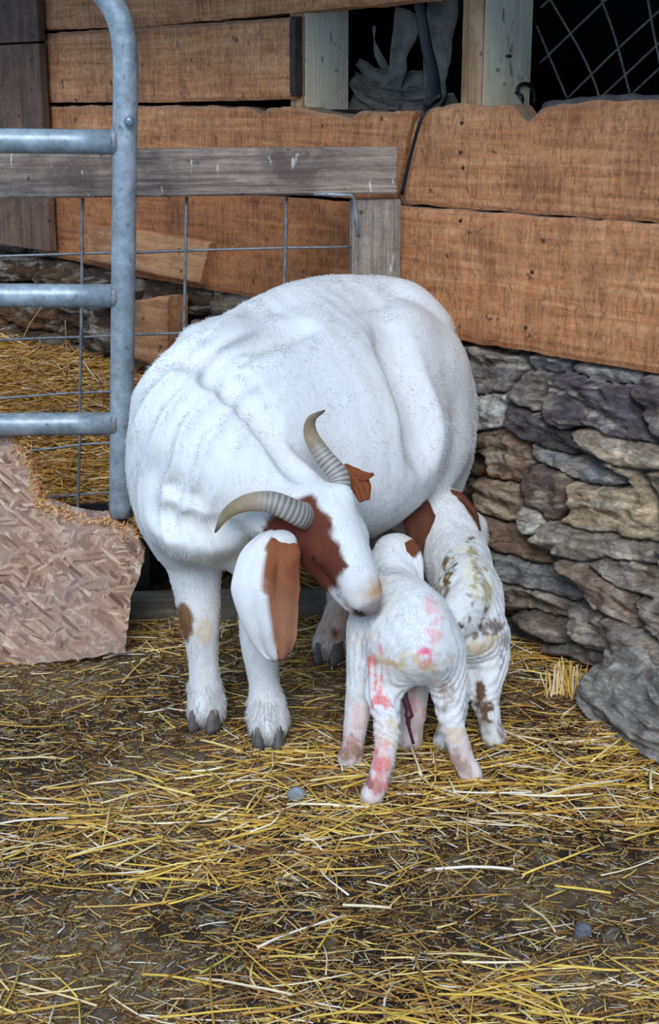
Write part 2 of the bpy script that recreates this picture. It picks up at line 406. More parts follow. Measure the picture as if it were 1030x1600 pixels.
S, Zg = np.meshgrid(ss, zz, indexing='ij'); q = np.stack([S.ravel(), Zg.ravel(), np.zeros(S.size)], 1)
wq = q.copy(); wq[:, 0] += .030*fbm(q*9, 4); wq[:, 1] += .016*fbm(q*12+50, 4)
D = np.full((len(q), 3), 9.0); ID = np.zeros(len(q), int)
best = np.full(len(q), 9.); sec = np.full(len(q), 9.)
for k, (s0, z0, hs, hz, an, pr, c) in enumerate(seeds):
    dx = wq[:, 0]-s0; dz = wq[:, 1]-z0; a = dx*math.cos(an)+dz*math.sin(an); b = -dx*math.sin(an)+dz*math.cos(an)
    dd = ((np.abs(a)/hs)**3+(np.abs(b)/hz)**3)**(1/3.)-(.45 if k < len(STONES) else 0)
    m = dd < best; sec = np.where(m, best, np.minimum(sec, dd)); ID[m] = k; best = np.where(m, dd, best)
edge = sec-best
sd = np.array([(x[0], x[1], x[4], x[5]) for x in seeds]); cc = np.array([x[6] for x in seeds])
dx = wq[:, 0]-sd[ID, 0]; dz = wq[:, 1]-sd[ID, 1]; bb = -dx*np.sin(sd[ID, 2])+dz*np.cos(sd[ID, 2])
strat = fbm(np.stack([dx*5, bb*42, ID*3.7], 1), 5)
sw_ = bb*24+1.6*fbm(np.stack([dx*5, bb*4, ID*2.1], 1), 3)+ID*.37; saw_ = sw_-np.floor(sw_); amp_ = .5+.5*fbm(np.stack([dx*4, np.floor(sw_)*3.3, ID*1.7], 1), 2)
h = sd[ID, 3]-.045*sstep(.14, .0, edge) - .010*sstep(.45, .1, edge) + .022*saw_*amp_*np.minimum(1, (1-saw_)*7) + .014*strat + .012*fbm(q*26, 4) + .022*fbm(np.stack([dx*3+ID, bb*14, ID*1.3], 1), 2)
hq = np.round(strat*4)/4; h += .010*(hq-strat)
h += .05*sstep(.9, 1.25, q[:, 0])*sstep(.25, .0, q[:, 1])
h = h+.010*(1-2*np.abs(fbm(q*17+33, 4)))
h = np.clip(h, -.06, .26); h = np.where(q[:, 1] > .655, np.minimum(h, .035), h)
V = WO[None]+WS[None]*q[:, :1]+WN[None]*h[:, None]; V[:, 2] = q[:, 1]
nx, nz = S.shape; ii = (np.arange(nx-1)[:, None]*nz+np.arange(nz-1)[None]).ravel()
F = np.stack([ii, ii+nz, ii+nz+1, ii+1], 1)
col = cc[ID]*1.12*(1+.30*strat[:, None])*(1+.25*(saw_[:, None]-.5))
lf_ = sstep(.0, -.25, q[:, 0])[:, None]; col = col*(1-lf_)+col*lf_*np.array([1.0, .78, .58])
col = lay(col, sstep(.15, .5, fbm(q*14+9, 4))*.45, (196, 186, 168)); col = lay(col, sstep(.2, .5, fbm(q*11+80, 4))*.4, (92, 74, 60))
col = lay(col, sstep(.28, .42, np.abs(fbm(np.stack([dx*8, bb*60, ID*9.], 1), 3)))*.5, (206, 204, 198))
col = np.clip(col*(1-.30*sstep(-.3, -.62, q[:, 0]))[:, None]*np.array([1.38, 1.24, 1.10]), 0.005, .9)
col = lay(col, sstep(.12, .0, edge)*.55, (58, 48, 42))
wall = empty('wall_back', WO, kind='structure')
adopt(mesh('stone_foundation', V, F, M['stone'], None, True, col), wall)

# ---- timber boards on the wall
def plank(name, top, bot, d0, d1, mat, parent=None, rag=.002, seed=0, lab=None, ragtop=None):
    """outline in (s,z): top / bottom polylines; front face at depth d1"""
    top = np.array(top); bot = np.array(bot); s0, s1 = max(top[0, 0], bot[0, 0]), min(top[-1, 0], bot[-1, 0])
    n = max(int(abs(top[-1, 0]-top[0, 0])/.008), 4); m = 22
    t = np.linspace(0, 1, n); rt = ragtop or rag
    sT = top[0, 0]+(top[-1, 0]-top[0, 0])*t; sB = bot[0, 0]+(bot[-1, 0]-bot[0, 0])*t
    zT = np.interp(sT, top[:, 0], top[:, 1])+rt*fbm(np.stack([sT*25, np.full(n, seed*3.1), np.zeros(n)], 1), 4)
    zB = np.interp(sB, bot[:, 0], bot[:, 1])+rag*fbm(np.stack([sB*20, np.full(n, seed*5.7+9), np.zeros(n)], 1), 3)
    V = []; cen = W((sT[0]+sT[-1])/2, d1, (zT.mean()+zB.mean())/2)
    for j in range(m):
        a = j/(m-1); s = sB+(sT-sB)*a; z = zB+(zT-zB)*a
        nn = fbm(np.stack([s*6, z*45, np.full(n, seed+.5)], 1), 4)
        d = d1+.0025*nn-.006*sstep(.06, 0, a)-.007*sstep(.94, 1, a)
        for i in range(n): V.append((s[i]-0, d[i], z[i]))
    for a, s, z in ((0, sB, zB), (1, sT, zT)):
        for i in range(n): V.append((s[i], d0, z[i]))
    F = []
    for j in range(m-1):
        for i in range(n-1): F.append((j*n+i, j*n+i+1, (j+1)*n+i+1, (j+1)*n+i))
    B, T = m*n, (m+1)*n
    for i in range(n-1):
        F.append((i+1, i, B+i, B+i+1)); F.append(((m-1)*n+i, (m-1)*n+i+1, T+i+1, T+i)); F.append((B+i, T+i, T+i+1, B+i+1))
    F.append([j*n for j in range(m)]+[T, B]); F.append([j*n+n-1 for j in range(m-1, -1, -1)]+[B+n-1, T+n-1])
    # local frame: x along the board, y out of the wall, z up
    c = np.array([(sT[0]+sT[-1])/2, d1, (zT.mean()+zB.mean())/2]); V = np.array(V)-c
    o = mesh(name, V, F, mat); o.rotation_euler = (0, 0, math.atan2(WS[1], WS[0]))
    # W axes: x=WS, y must be WN -> WN is WS rotated by -90deg, so flip y
    V[:, 1] *= -1; o.data.vertices.foreach_set('co', V.ravel()); o.data.update()
    import bmesh
    bm = bmesh.new(); bm.from_mesh(o.data); bmesh.ops.recalc_face_normals(bm, faces=bm.faces); bm.to_mesh(o.data); bm.free()
    o.location = tuple(cen)
    if parent: o.parent = parent; o.location = tuple(cen-np.array(parent.location))
    if lab: o['label'] = lab
    return o
def wpl(pts, d): return [wp(x, y, d) for x, y in pts]
plank('plank', wpl([(650,184),(662,174),(690,165),(725,163),(798,165),(808,178),(820,190),(830,184),(842,172),(870,162),(930,158),(1030,154),(1180,150)], .045),
      wpl([(624,318),(800,332),(1030,349),(1180,360)], .045), -.02, .045, M['board'], wall, .004, 1, 'orange sawn plank with a notched upper edge', .008)
plank('plank', wpl([(612,322),(800,335),(1030,352),(1180,362)], .065), wpl([(560,500),(700,530),(860,556),(1030,585),(1180,612)], .065), -.02, .065, M['board'], wall, .004, 2)
plank('plank', wpl([(60,278),(300,298),(600,320)], .05), wpl([(60,395),(200,430),(400,466),(580,503)], .05), -.02, .05, M['board3'], wall, .004, 3)
plank('plank', wpl([(72,166),(300,165),(390,168),(404,178),(416,170),(450,166),(520,178),(545,184),(560,172),(600,176),(645,172)], .05),
      wpl([(72,274),(300,294),(618,316)], .05), -.02, .05, M['board'], wall, .004, 4, None, .006)
plank('plank', wpl([(70,52),(250,40),(462,26)], .05), wpl([(70,160),(250,160),(462,155)], .05), -.02, .05, M['board2'], wall, .003, 5, 'brown plank with dark bark at its sawn end')
plank('plank', wpl([(60,-60),(300,-72),(660,-90)], .055), wpl([(60,48),(240,40),(455,20),(655,0)], .055), -.02, .055, M['board2'], wall, .004, 6)
# bark end of the short plank
s0, z0 = wp(455, 30, .052); s1, z1 = wp(470, 150, .052)
plank('bark_edge', [(s0, wp(455,26)[1]), (s0+.022, wp(470,26)[1])], [(s0, z1), (s0+.022, z1)], -.02, .058, plain('bark', (62, 50, 46), .9, .5, 30, 1.0), wall, .003, 7)
plank('plank', wpl([(138,352),(230,362),(328,380)], .075), wpl([(136,408),(230,428),(312,445)], .075), .05, .075, M['strip'], wall, .002, 8, 'short pale plank nailed over the dark boards')
plank('plank', wpl([(200,470),(262,462)], .13), wpl([(205,560),(262,580)], .13), .06, .13, M['strip'], wall, .004, 9)
# solid back of the wall so no daylight leaks between boards
s0 = wp(60, 400, .0)[0]
box('backing', W(-.65, -.06, .93), (WS, WN, (0, 0, 1)), (2.0, .012, .235), M['darkwood'], None, 0)
adopt(bpy.data.objects['backing'], wall)
# nail heads
for (x, y) in [(720,192),(718,238),(722,262),(718,345),(830,425),(820,512),(860,610)][:6]:
    s_, z_ = wp(x, y, .05 if y < 320 else .07); c = W(s_, (.047 if y < 320 else .067), z_)-np.array(wall.location)
    t_ = tube('nail', [c-WN*.006, c+WN*.0015], [.0042, .0036], M['iron'], wall, 8)

# ---- posts of the window opening
ZA = np.array([0, 0, 1.])
def wpost(x_edge, w_front, deep, zb, label, group=None, dfront=.03):
    s_r = wp(x_edge, 80, dfront)[0]; zt = 1.62
    root = empty('window_post', W(s_r-w_front/2, dfront-deep/2, zb), label=label, cat='post')
    c = W(s_r-w_front/2, dfront-deep/2, (zb+zt)/2)
    body = box('post_body', (0, 0, (zt-zb)/2), (WS, WN, ZA), (w_front/2, deep/2, (zt-zb)/2), M['white_post'], root)
    face = box('bare_face', np.array([0, 0, (zt-zb)/2])+WN*(deep/2+.002), (WS, WN, ZA), (w_front/2-.001, .003, (zt-zb)/2-.001), M['post_brown'], root, .001)
    face['label'] = 'bare brown wood face'
    return root, s_r, c
p2, sr2, c2 = wpost(757, .062, .16, wp(757, 190, .0)[1]-.03, 'thick whitewashed post with a brown front face between the two dark openings')
p1, sr1, c1 = wpost(476, .05, .15, wp(476, 172, .0)[1]-.03, 'whitewashed post at the right end of the short upper plank', dfront=.03)
# nail and iron hook on the right post
fc = lambda x, y: (lambda r: np.array([0, 0, CAMZ])+r*(np.dot(W(sr2, 0, 0)-np.array([0, 0, CAMZ]), WS)/np.dot(r, WS)))(ray(x, y))
a = fc(792, 88); n_ = tube('nail', [a-WS*.01, a+WS*.012, a+WS*.014+np.array([-.01, -.012, 0])], [.003, .003, .003], M['iron'], None, 8)
adopt(n_, p2)
hk = [fc(806, 145), fc(807, 136), fc(815, 131), fc(826, 134), fc(832, 148), fc(831, 162)]
hk = catmull([p+WS*.006 for p in hk], 5)
hook = tube('iron_hook', hk, .0042, M['iron'], None, 10)
h2 = tube('eye', catmull([fc(804, 143)-WS*.01, fc(808, 148)+WS*.012, fc(812, 156)+WS*.010, fc(818, 160)-WS*.004], 4), .003, M['iron'], None, 8)
origin_to(hook, hk[0]); adopt(h2, hook); h2.name = 'hook_tail'
tag(hook, 'small black iron hook on the whitewashed post', 'hook')

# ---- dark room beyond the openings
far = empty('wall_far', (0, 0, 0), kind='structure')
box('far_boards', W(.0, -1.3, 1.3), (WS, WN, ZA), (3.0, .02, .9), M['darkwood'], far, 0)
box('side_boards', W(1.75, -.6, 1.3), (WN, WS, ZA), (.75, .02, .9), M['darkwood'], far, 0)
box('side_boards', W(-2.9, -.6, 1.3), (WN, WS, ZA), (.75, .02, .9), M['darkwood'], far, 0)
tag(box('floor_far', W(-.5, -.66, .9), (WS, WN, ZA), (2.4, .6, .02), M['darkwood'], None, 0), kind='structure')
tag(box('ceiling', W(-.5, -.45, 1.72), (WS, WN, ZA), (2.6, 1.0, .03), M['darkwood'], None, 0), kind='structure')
# rough stone ledge lying on the wall at right
lx = np.linspace(wp(842, 160, -.03)[0], wp(1180, 150, -.03)[0], 24); zl = wp(900, 158, -.03)[1]
ledge = tube('stone_ledge', [W(s, -.06, zl-.012+.006*math.sin(s*13)) for s in lx], [.016+.002*math.sin(i*2.1)+.012*i/24 for i in range(24)], plain('ledge', (104, 98, 98), .9, .4, 25, 1.0), None, 14, flat=1.3)
tag(ledge, 'grey stone ledge behind the top of the upper right plank', 'ledge')
# diamond wire netting in the right opening
dn = -.10
net = empty('diamond_netting', W(*(lambda t: (t[0], dn, t[1]))(wp(930, 150, dn))), label='rusty diamond wire netting in the dark opening at top right', cat='netting')
for pts in [((839,40),(889,160)),((839,-45),(858,-5),(905,75),(930,130),(938,160)),((937,-10),(962,60),(988,160)),((1010,-20),(1020,40),(1042,150)),
            ((845,98),(905,40),(955,-8)),((885,156),(960,82),(1040,8)),((935,156),(985,110),(1040,58)),((985,150),(1040,98)),((845,12),(880,-20))]:
    pp = catmull([W(*(lambda t: (t[0], dn, t[1]))(wp(x, y, dn))) for x, y in pts], 6)
    adopt(tube('netting_wire', pp, .0028, M['rustywire'], None, 8), net)
# crumpled sheeting in the left opening
def sheet(name, rows, thick, mat, root=None, crump=.0, col=None, smooth=True, f=20):
    """rows: list of rows of 3-D points; closed thin solid"""
    R = np.array(rows, float); a, b = R.shape[:2]; du = np.gradient(R, axis=0); dv = np.gradient(R, axis=1)
    N = np.cross(du, dv); N /= np.linalg.norm(N, axis=2)[..., None]+1e-9
    if crump: R = R+N*(crump*fbm(R.reshape(-1, 3)*f, 3).reshape(a, b))[..., None]
    th = np.full((a, b), thick); th[0] *= .4; th[-1] *= .4; th[:, 0] *= .4; th[:, -1] *= .4
    V = np.vstack([(R+N*th[..., None]/2).reshape(-1, 3), (R-N*th[..., None]/2).reshape(-1, 3)]); F = []; o = a*b
    for i in range(a-1):
        for j in range(b-1):
            k = i*b+j; F.append((k, k+1, k+b+1, k+b)); F.append((o+k, o+k+b, o+k+b+1, o+k+1))
    for i in range(a-1):
        k = i*b; F.append((k, k+b, o+k+b, o+k)); k = i*b+b-1; F.append((k+b, k, o+k, o+k+b))
    for j in range(b-1):
        k = j; F.append((k+1, k, o+k, o+k+1)); k = (a-1)*b+j; F.append((k, k+1, o+k+1, o+k))
    ob = mesh(name, V, F, mat, None, smooth, None if col is None else np.tile(col, (2*o, 1)) if np.ndim(col) == 1 else np.vstack([col, col]))
    return adopt(ob, root) if root else ob
def strip_rows(line, widths, side, nseg=10, curl=0.0):
    """ribbon rows around a centre line"""
    L = catmull(line, 6); Wd = np.interp(np.linspace(0, 1, len(L)), np.linspace(0, 1, len(widths)), widths); out = []
    T = np.gradient(L, axis=0)
    for i, p in enumerate(L):
        s = unit(np.array(side)-unit(T[i])*np.dot(side, unit(T[i]))); n = np.cross(unit(T[i]), s)
        out.append([p+s*Wd[i]*math.sin(a)/1.0+n*curl*Wd[i]*(1-math.cos(a)) for a in np.linspace(-1.25, 1.25, nseg)])
    return out
def wd(x, y, d): return W(*(lambda t: (t[0], d, t[1]))(wp(x, y, d)))
tarp = empty('plastic_sheeting', wd(640, 160, -.16), label='crumpled grey sheeting stuffed in the dark opening beside the white post', cat='sheeting')
vdir = np.array([0, -.5, .8])
for ln, w_ in [(([(648,20),(634,80),(622,130),(612,165)]), [.045, .035, .022, .05]), (([(705,-10),(696,60),(690,120),(682,172)]), [.05, .05, .04, .03]),
               (([(560,95),(590,118),(625,128),(665,120)]), [.012, .02, .018, .02]), (([(553,120),(585,148),(625,160),(680,150)]), [.02, .03, .03, .03]),
               (([(585,40),(592,80),(606,110),(618,125)]), [.004, .012, .012, .01]), (([(550,150),(580,166),(640,172),(716,165)]), [.03, .03, .03, .03])]:
    sheet('fold', strip_rows([wd(x, y, -.14-.01*k) for k, (x, y) in enumerate(ln)], w_, WS if abs(ln[0][0]-ln[-1][0]) < 60 else ZA, 12, .8), .003, M['plastic'], tarp, .012, f=30)
# black strap that crosses the opening and comes down over the planks
st = [wd(652, -20, -.05), wd(664, 60, -.05), wd(678, 120, -.03), wd(682, 158, .0), wd(662, 178, .066), wd(645, 230, .066), wd(628, 304, .066)]
root = empty('black_strap', st[0], label='black strap running down through the opening and over the planks', cat='strap')
adopt(tube('webbing', catmull(st[:4], 8), [.017]*25, M['black'], None, 12, flat=.4, up=tuple(WS)), root)
adopt(tube('tail', catmull(st[3:], 8), [.0042]*25, M['black'], None, 8), root)

# ---- dark plywood end wall on the far left
q0, q1 = wp(-560, 200, .07)[0], wp(76, 200, .07)[0]
wl_ = empty('wall_left', W(q1, .08, .7), kind='structure')
zb_ = wp(80, 392, .07)[1]
for (a, b, nm) in ((zb_, wp(70, 66, .07)[1]-.003, 'lower_panel'), (wp(70, 66, .07)[1]+.003, 1.7, 'upper_panel')):
    box(nm, np.array(W((q0+q1)/2, .075, (a+b)/2))-np.array(wl_.location), (WS, WN, ZA), ((q1-q0)/2, .012, (b-a)/2), M['ply'], wl_, .002)

# ---- wooden fence with welded wire (just in front of the wall)
FO = np.array([.12, 3.29, 0.]); FD = unit([-1, -.19, 0]); FNm = np.array([.19, -1, 0])/math.hypot(1, .19)
def fp(px, py, d=0.0):
    r = ray(px, py); c = np.array([0, 0, CAMZ]); t = np.dot(FO+FNm*d-c, FNm)/np.dot(r, FNm); return c+r*t
fence = empty('wire_fence', (FO[0], FO[1], 0), label='weathered grey rail and post with a grid of fence wires', cat='fence')
a, b = fp(620, 229, .02), fp(622, 302, .02); l_ = fp(-420, 246, .02); mid = (a+b)/2
Ln = np.linalg.norm((l_-a)[:2]); zc = (a[2]+b[2])/2; hz = (a[2]-b[2])/2
rail = box('rail', (0, 0, 0), ((1, 0, 0), (0, 1, 0), (0, 0, 1)), (Ln/2, .019, hz), M['grey'], None, .003)
rail.rotation_euler = (0, 0, math.atan2(-FD[1], -FD[0])); rail.parent = fence
rail.location = tuple(np.array([a[0], a[1], zc])+FD*Ln/2-np.array(fence.location)); rail.modifiers.new('b', 'BEVEL').width = .002
pw0, pw1 = fp(549, 310), fp(624, 310); wdt = np.linalg.norm(pw1-pw0); pc = (pw0+pw1)/2
post = box('post', (0, 0, 0), ((0, 0, 1), (0, 1, 0), (-1, 0, 0)), ((pw0[2]-.002)/2-.0, .02, wdt/2), M['grey_up'], None, .003)
post.rotation_euler = (0, 0, math.atan2(-FD[1], -FD[0])); post.parent = fence
post.data.transform(Matrix.Identity(4)); post.location = (pc[0]-FO[0], pc[1]-FO[1], (pw0[2]-.002)/2)
def wire(name, pts, r=.0032):
    p = catmull(pts, 8); n = len(p); p = p+.0012*np.stack([vnoise(p*14+k*5) for k in range(3)], 1)
    return adopt(tube(name, p, r, M['wire'], None, 8), fence)
for pts in [((-420,414),(0,400),(290,392),(549,385)), ((-420,546),(0,531),(290,520),(330,518),(549,512)), ((-420,646),(0,622),(170,612),(549,600)), ((-420,742),(40,705),(170,692),(549,680)), ((-420,806),(70,777),(170,770),(549,760))]:
    wire('horizontal_wire', [fp(x, y, -.004) for x, y in pts])
for pts in [((129,310),(127,500),(122,800),(121,900)), ((292,308),(288,515),(285,700),(283,900)), ((448,306),(445,440),(440,700),(438,900)), ((-30,310),(-30,900)), ((-195,312),(-180,900)), ((-360,314),(-335,900))]:
    wire('vertical_wire', [fp(x, y, .003) for x, y in pts], .0036)
s_ = [fp(548, 305, .035), fp(553, 308, .025), fp(556, 330, .025), fp(559, 366, .025)]
adopt(tube('metal_bracket', [fp(490, 303, .042), fp(548, 305, .042), fp(552, 308, .030), fp(556, 335, .026), fp(560, 367, .026)], [.004]*5, M['galv'], None, 8), fence)
# timber lying on the ground under the fence
c0, c1 = G(196, 978), G(560, 968)
bx = box('timber_sill', (0, 0, 0), ((1, 0, 0), (0, 1, 0), (0, 0, 1)), (np.linalg.norm(c1-c0)/2, .045, .03), M['sill'], None, .006)
dv = unit(c1-c0); bx.rotation_euler = (0, 0, math.atan2(dv[1], dv[0])); m_ = (c0+c1)/2; bx.location = (m_[0], m_[1]+.045, .026)
tag(bx, 'worn grey timber lying on the floor behind the white goat', 'timber')
# added black boards standing in for the shadow gap under the straw
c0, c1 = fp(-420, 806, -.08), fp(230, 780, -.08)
tr = empty('shadow_boards', (c0[0], c0[1], 0), label='black boards standing in for the shadow under the straw behind the gate', cat='shadow board')
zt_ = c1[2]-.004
for (dd, nm) in ((.0, 'front_board'), (.16, 'back_board')):
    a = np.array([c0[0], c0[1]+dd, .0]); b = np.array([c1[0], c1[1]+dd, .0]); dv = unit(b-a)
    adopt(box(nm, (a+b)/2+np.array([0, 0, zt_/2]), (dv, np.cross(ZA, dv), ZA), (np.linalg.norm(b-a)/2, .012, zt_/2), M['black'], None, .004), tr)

# ---- galvanised gate
GY = 2.93
gate = empty('gate', P(190, 800, GY), label='galvanised steel tube gate hanging open at the left', cat='gate')
gp = lambda x, y, dy=0: P(x, y, GY+dy)
r_g = 19.0/ (FPX/ (GY*CP+.35*SP)) 
pth = [gp(188, 806), gp(190, 660), gp(192.5, 460), gp(195.5, 200), gp(196.5, 110), gp(193, 60), gp(182, 20), gp(160, -12), gp(120, -32), gp(0, -36), gp(-420, -36)]
adopt(tube('frame_tube', catmull(pth, 8), r_g, M['galv'], None, 24), gate)
for y0, y1 in ((219, 222), (462, 462.5), (668, 662)):
    a, b = gp(-420, y0-3), gp(186, y1); adopt(tube('cross_tube', [a+(b-a)*t for t in np.linspace(0, 1, 8)], r_g*.98, M['galv'], None, 24), gate)
    c = gp(180, y1); x_ = np.array([1., 0, 0])
    adopt(tube('weld', [c+x_*.001*0+np.array([-.006, 0, 0]), c+np.array([0, 0, 0]), c+np.array([.006, 0, 0])], [r_g*1.02, r_g*1.14, r_g*1.06], M['weld'], None, 24, ring=lambda i, a: 1+.05*math.sin(a*7+i)), gate)
c = gp(202, 190); yv = unit(np.array([0, 0, CAMZ])-c)
adopt(tube('bolt', [c+yv*.012, c+yv*.031, c+yv*.034, c+yv*.036], [.0105, .0105, .0085, .004], M['bolt'], None, 16), gate)
adopt(tube('end_cap', [gp(188, 800), gp(188, 816)], [r_g*.72, r_g*.6], M['iron'], None, 16), gate)

# ---- broken OSB panel leaning on the gate
OY = 2.86
outl = [(-170,634),(-80,640),(0,658),(18,672),(32,700),(50,735),(60,765),(62,782),(90,788),(120,800),(150,805),(170,803),(188,818),(212,832),(226,862),(222,890),(205,935),(200,975),(196,1018),(120,1030),(40,1040),(-80,1046),(-165,1050)]
def osb(px, py, lean=True):
    q = P(px, py, OY); z = q[2]; return P(px, py, OY+ .10*max(z, 0)/.6)
import bmesh
pts = []
for i, (a, b) in enumerate(zip(outl, outl[1:]+outl[:1])):
    n = max(int(math.hypot(b[0]-a[0], b[1]-a[1])/7), 1)
    for k in range(n):
        t = k/n; j = 0 if a[0] < -10 else 2.2
        pts.append((a[0]+(b[0]-a[0])*t+random.uniform(-j, j), a[1]+(b[1]-a[1])*t+random.uniform(-j, j)))
bm = bmesh.new(); vs = [bm.verts.new(tuple(osb(x, y))) for x, y in pts]; f = bm.faces.new(vs)
bmesh.ops.recalc_face_normals(bm, faces=bm.faces); f.normal_update()
if f.normal.y > 0: f.normal_flip()
ex = bmesh.ops.extrude_face_region(bm, geom=[f]); vv = [v for v in ex['geom'] if isinstance(v, bmesh.types.BMVert)]
for v in vv: v.co += Vector((0.0, .016, .003))
bmesh.ops.recalc_face_normals(bm, faces=bm.faces)
me = bpy.data.meshes.new('osb_panel'); bm.to_mesh(me); bm.free()
t = NT('strand_board'); v = t.coord((1, 1, 1)); cols = []
acc = None; hsum = None
for k, (rot, sc) in enumerate([(.3, 1.), (1.1, 1.1), (-.6, .9), (2.0, 1.3), (-.1, 1.2), (.75, 1.)]):
    mp = t.n('ShaderNodeMapping'); t.l(v, mp.inputs[0]); mp.inputs['Rotation'].default_value = (0, rot, 0); mp.vector_type = 'TEXTURE'; mp.inputs['Scale'].default_value = (1/(20*sc), 1/16, 1/(130*sc))
    mp.inputs['Location'].default_value = (k*3.3, k*7.7, 0)
    vo = t.n('ShaderNodeTexVoronoi'); vo.inputs['Scale'].default_value = 1.0; t.l(mp.outputs[0], vo.inputs['Vector'])
    c = t.ramp(vo.outputs['Color'], [(.1, lin((104, 74, 58))), (.35, lin((152, 120, 100))), (.7, lin((186, 152, 128))), (.95, lin((222, 196, 172)))])
    mk = t.noise(v, 10+3*k, 3, .5); acc = c if acc is None else t.mix(t.ramp(mk, [(.48, (0.,)*3), (.52, (1.,)*3)]), acc, c)
g = t.noise(v, 7, 4, .6); acc = t.mix(t.ramp(g, [(.42, (0.,)*3), (.7, (.75,)*3)]), acc, lin((158, 140, 132)))
g2 = t.noise(v, 60, 6, .7); acc = t.mix(t.ramp(g2, [(.5, (0.,)*3), (.7, (.5,)*3)]), acc, lin((110, 80, 64)))
ge = t.n('ShaderNodeNewGeometry')
t.col(acc); t.set(Roughness=.85); t.bump(acc, .5, .004)
osbo = link('osb_panel', me, t.m); origin_to(osbo, G(60, 1035))
tag(osbo, 'broken piece of strand board leaning against the gate', 'board')
# frayed orange break along the upper edge
edge_px = [(0,660),(18,674),(32,702),(50,737),(60,767),(64,786),(92,792),(120,803),(150,808),(172,806),(190,820),(212,834)]
V = []; F = []; C = []; rr = random.Random(5)
ep = catmull([osb(x, y) for x, y in edge_px], 6)
for k in range(1300):
    i = rr.randrange(len(ep)-1); p = ep[i]+(ep[i+1]-ep[i])*rr.random(); p = p+np.array([rr.gauss(0, .006), rr.uniform(-.004, .014), -abs(rr.gauss(0, .012))])
    d = unit([rr.gauss(0, 1), rr.gauss(0, .3)-.2, rr.gauss(0, .8)]); L = rr.uniform(.006, .02); s = unit(np.cross(d, [0, 1, .2]))*rr.uniform(.001, .0028); w = np.array([0, -.0008, 0])
    b = len(V); V += [p-s, p+s, p+d*L+s*.3, p+d*L-s*.3, p+w*2+d*L*.4]; F += [(b, b+1, b+2, b+3), (b, b+4, b+1), (b+1, b+4, b+2), (b+2, b+4, b+3), (b+3, b+4, b)]
    C += [lin(rr.choice([(214, 160, 96), (196, 132, 70), (224, 184, 130), (176, 116, 66)]))]*5
fr = mesh('frayed_edge', V, F, M['straw'], None, False, np.array(C)); fr['label'] = 'orange splintered break'; adopt(fr, osbo)

# ================================================================== ANIMALS
WHITE = (229, 227, 223)
def animal(name, Fd, root, wrinkle=None, paint=None, relax_it=2):
    V, F = Fd.mesh(); V = relax(V, F, relax_it); N = vnormals(V, F)
    if wrinkle is not None: V = V+N*wrinkle(V, N)[:, None]; N = vnormals(V, F)
    col = np.tile(lin(WHITE), (len(V), 1)); col = paint(V, N, col)
    b = mesh('body', V, F, M['hide'], None, True, col); adopt(b, root); return V, F, N, col, b
def hoof(root, c, fwd, w, L, hgt, mat):
    """cloven hoof: two toes"""
    f = unit([fwd[0], fwd[1], 0]); s = np.array([-f[1], f[0], 0]); V = []; F = []
    for sg in (-1, 1):
        o = np.array(c)+s*sg*w*.27; b = len(V); n = 10
        for (zz, sc, sh) in ((0, 1.0, .0), (.25, 1.02, .0), (.7, .9, -.08), (1.0, .74, -.16)):
            for k in range(n):
                a = 2*math.pi*k/n; x = math.cos(a); y = math.sin(a)
                V.append(o+f*(x*L*.5*sc*(1.1 if x > 0 else .85)+sh*L+.05*L)+s*(y*w*.24*sc*(1-.35*max(x, 0)))+np.array([0, 0, zz*hgt]))
        for r_ in range(3):
            for k in range(n): F.append((b+r_*n+k, b+r_*n+(k+1) % n, b+(r_+1)*n+(k+1) % n, b+(r_+1)*n+k))
        F.append([b+k for k in range(n-1, -1, -1)]); F.append([b+3*n+k for k in range(n)])
    return adopt(mesh('hoof', V, F, mat, None, True), root)

# ---------------------------------------------------------------- the doe
C0 = np.array([-.055, 2.80, 0.]); Fw = unit([-.629, -.777, 0]); Lf = unit([.777, -.629, 0]); Up = ZA
RB = np.stack([Fw, Lf, Up], 1)
def B(f, l, u): return C0+Fw*f+Lf*l+Up*u
doe = empty('goat', (C0[0], C0[1], 0), label='large white adult goat with curved horns and long brown patched ears', cat='goat')
D_ = Field((-.58, 2.12, -.01), (.46, 3.42, .95), .0065)
D_.ell(B(.0, .01, .55), (.33, .212, .24), RB, .05)
D_.ell(B(-.06, .03, .52), (.26, .235, .21), RB, .05)
D_.ell(B(-.26, .0, .60), (.19, .175, .195), RB, .06)
D_.ell(B(.22, .01, .56), (.16, .160, .22), RB, .06)
D_.chain([B(.27, 0, .735), B(.1, 0, .75), (B(-.1, 0, .765)), B(-.26, .0, .775), B(-.38, 0, .70)], [.045, .035, .035, .04, .05], .05)
D_.ell(B(-.22, .095, .72), (.06, .045, .05), RB, .05); D_.ell(B(-.22, -.095, .72), (.06, .045, .05), RB, .05)
D_.ell(B(-.33, .10, .50), (.12, .075, .20), RB, .05); D_.ell(B(-.33, -.10, .50), (.12, .075, .20), RB, .05)
D_.chain([P(325, 548, 2.64), P(395, 508, 2.77), P(450, 482, 2.86), P(515, 466, 2.95), P(585, 468, 3.02), P(635, 478, 3.03), P(672, 515, 3.04)], [.045, .045, .045, .045, .046, .048, .05], .05)
D_.ell(P(480, 535, 2.88), (.13, .12, .09), RB, .05)
# shoulder, brisket
D_.ell(P(280, 725, 2.56), (.100, .095, .20), RB, .06); D_.ell(P(330, 800, 2.50), (.13, .10, .09), RB, .05)
D_.ell(P(400, 760, 2.62), (.13, .12, .14), RB, .06)
# neck, arched down to the kid
n0, n1_, n2_, n3_ = P(308, 665, 2.56), P(350, 722, 2.50), P(412, 765, 2.455), P(478, 800, 2.43)
D_.chain([n0, n1_, n2_, n3_], [.122, .108, .084, .062], .025, 4)
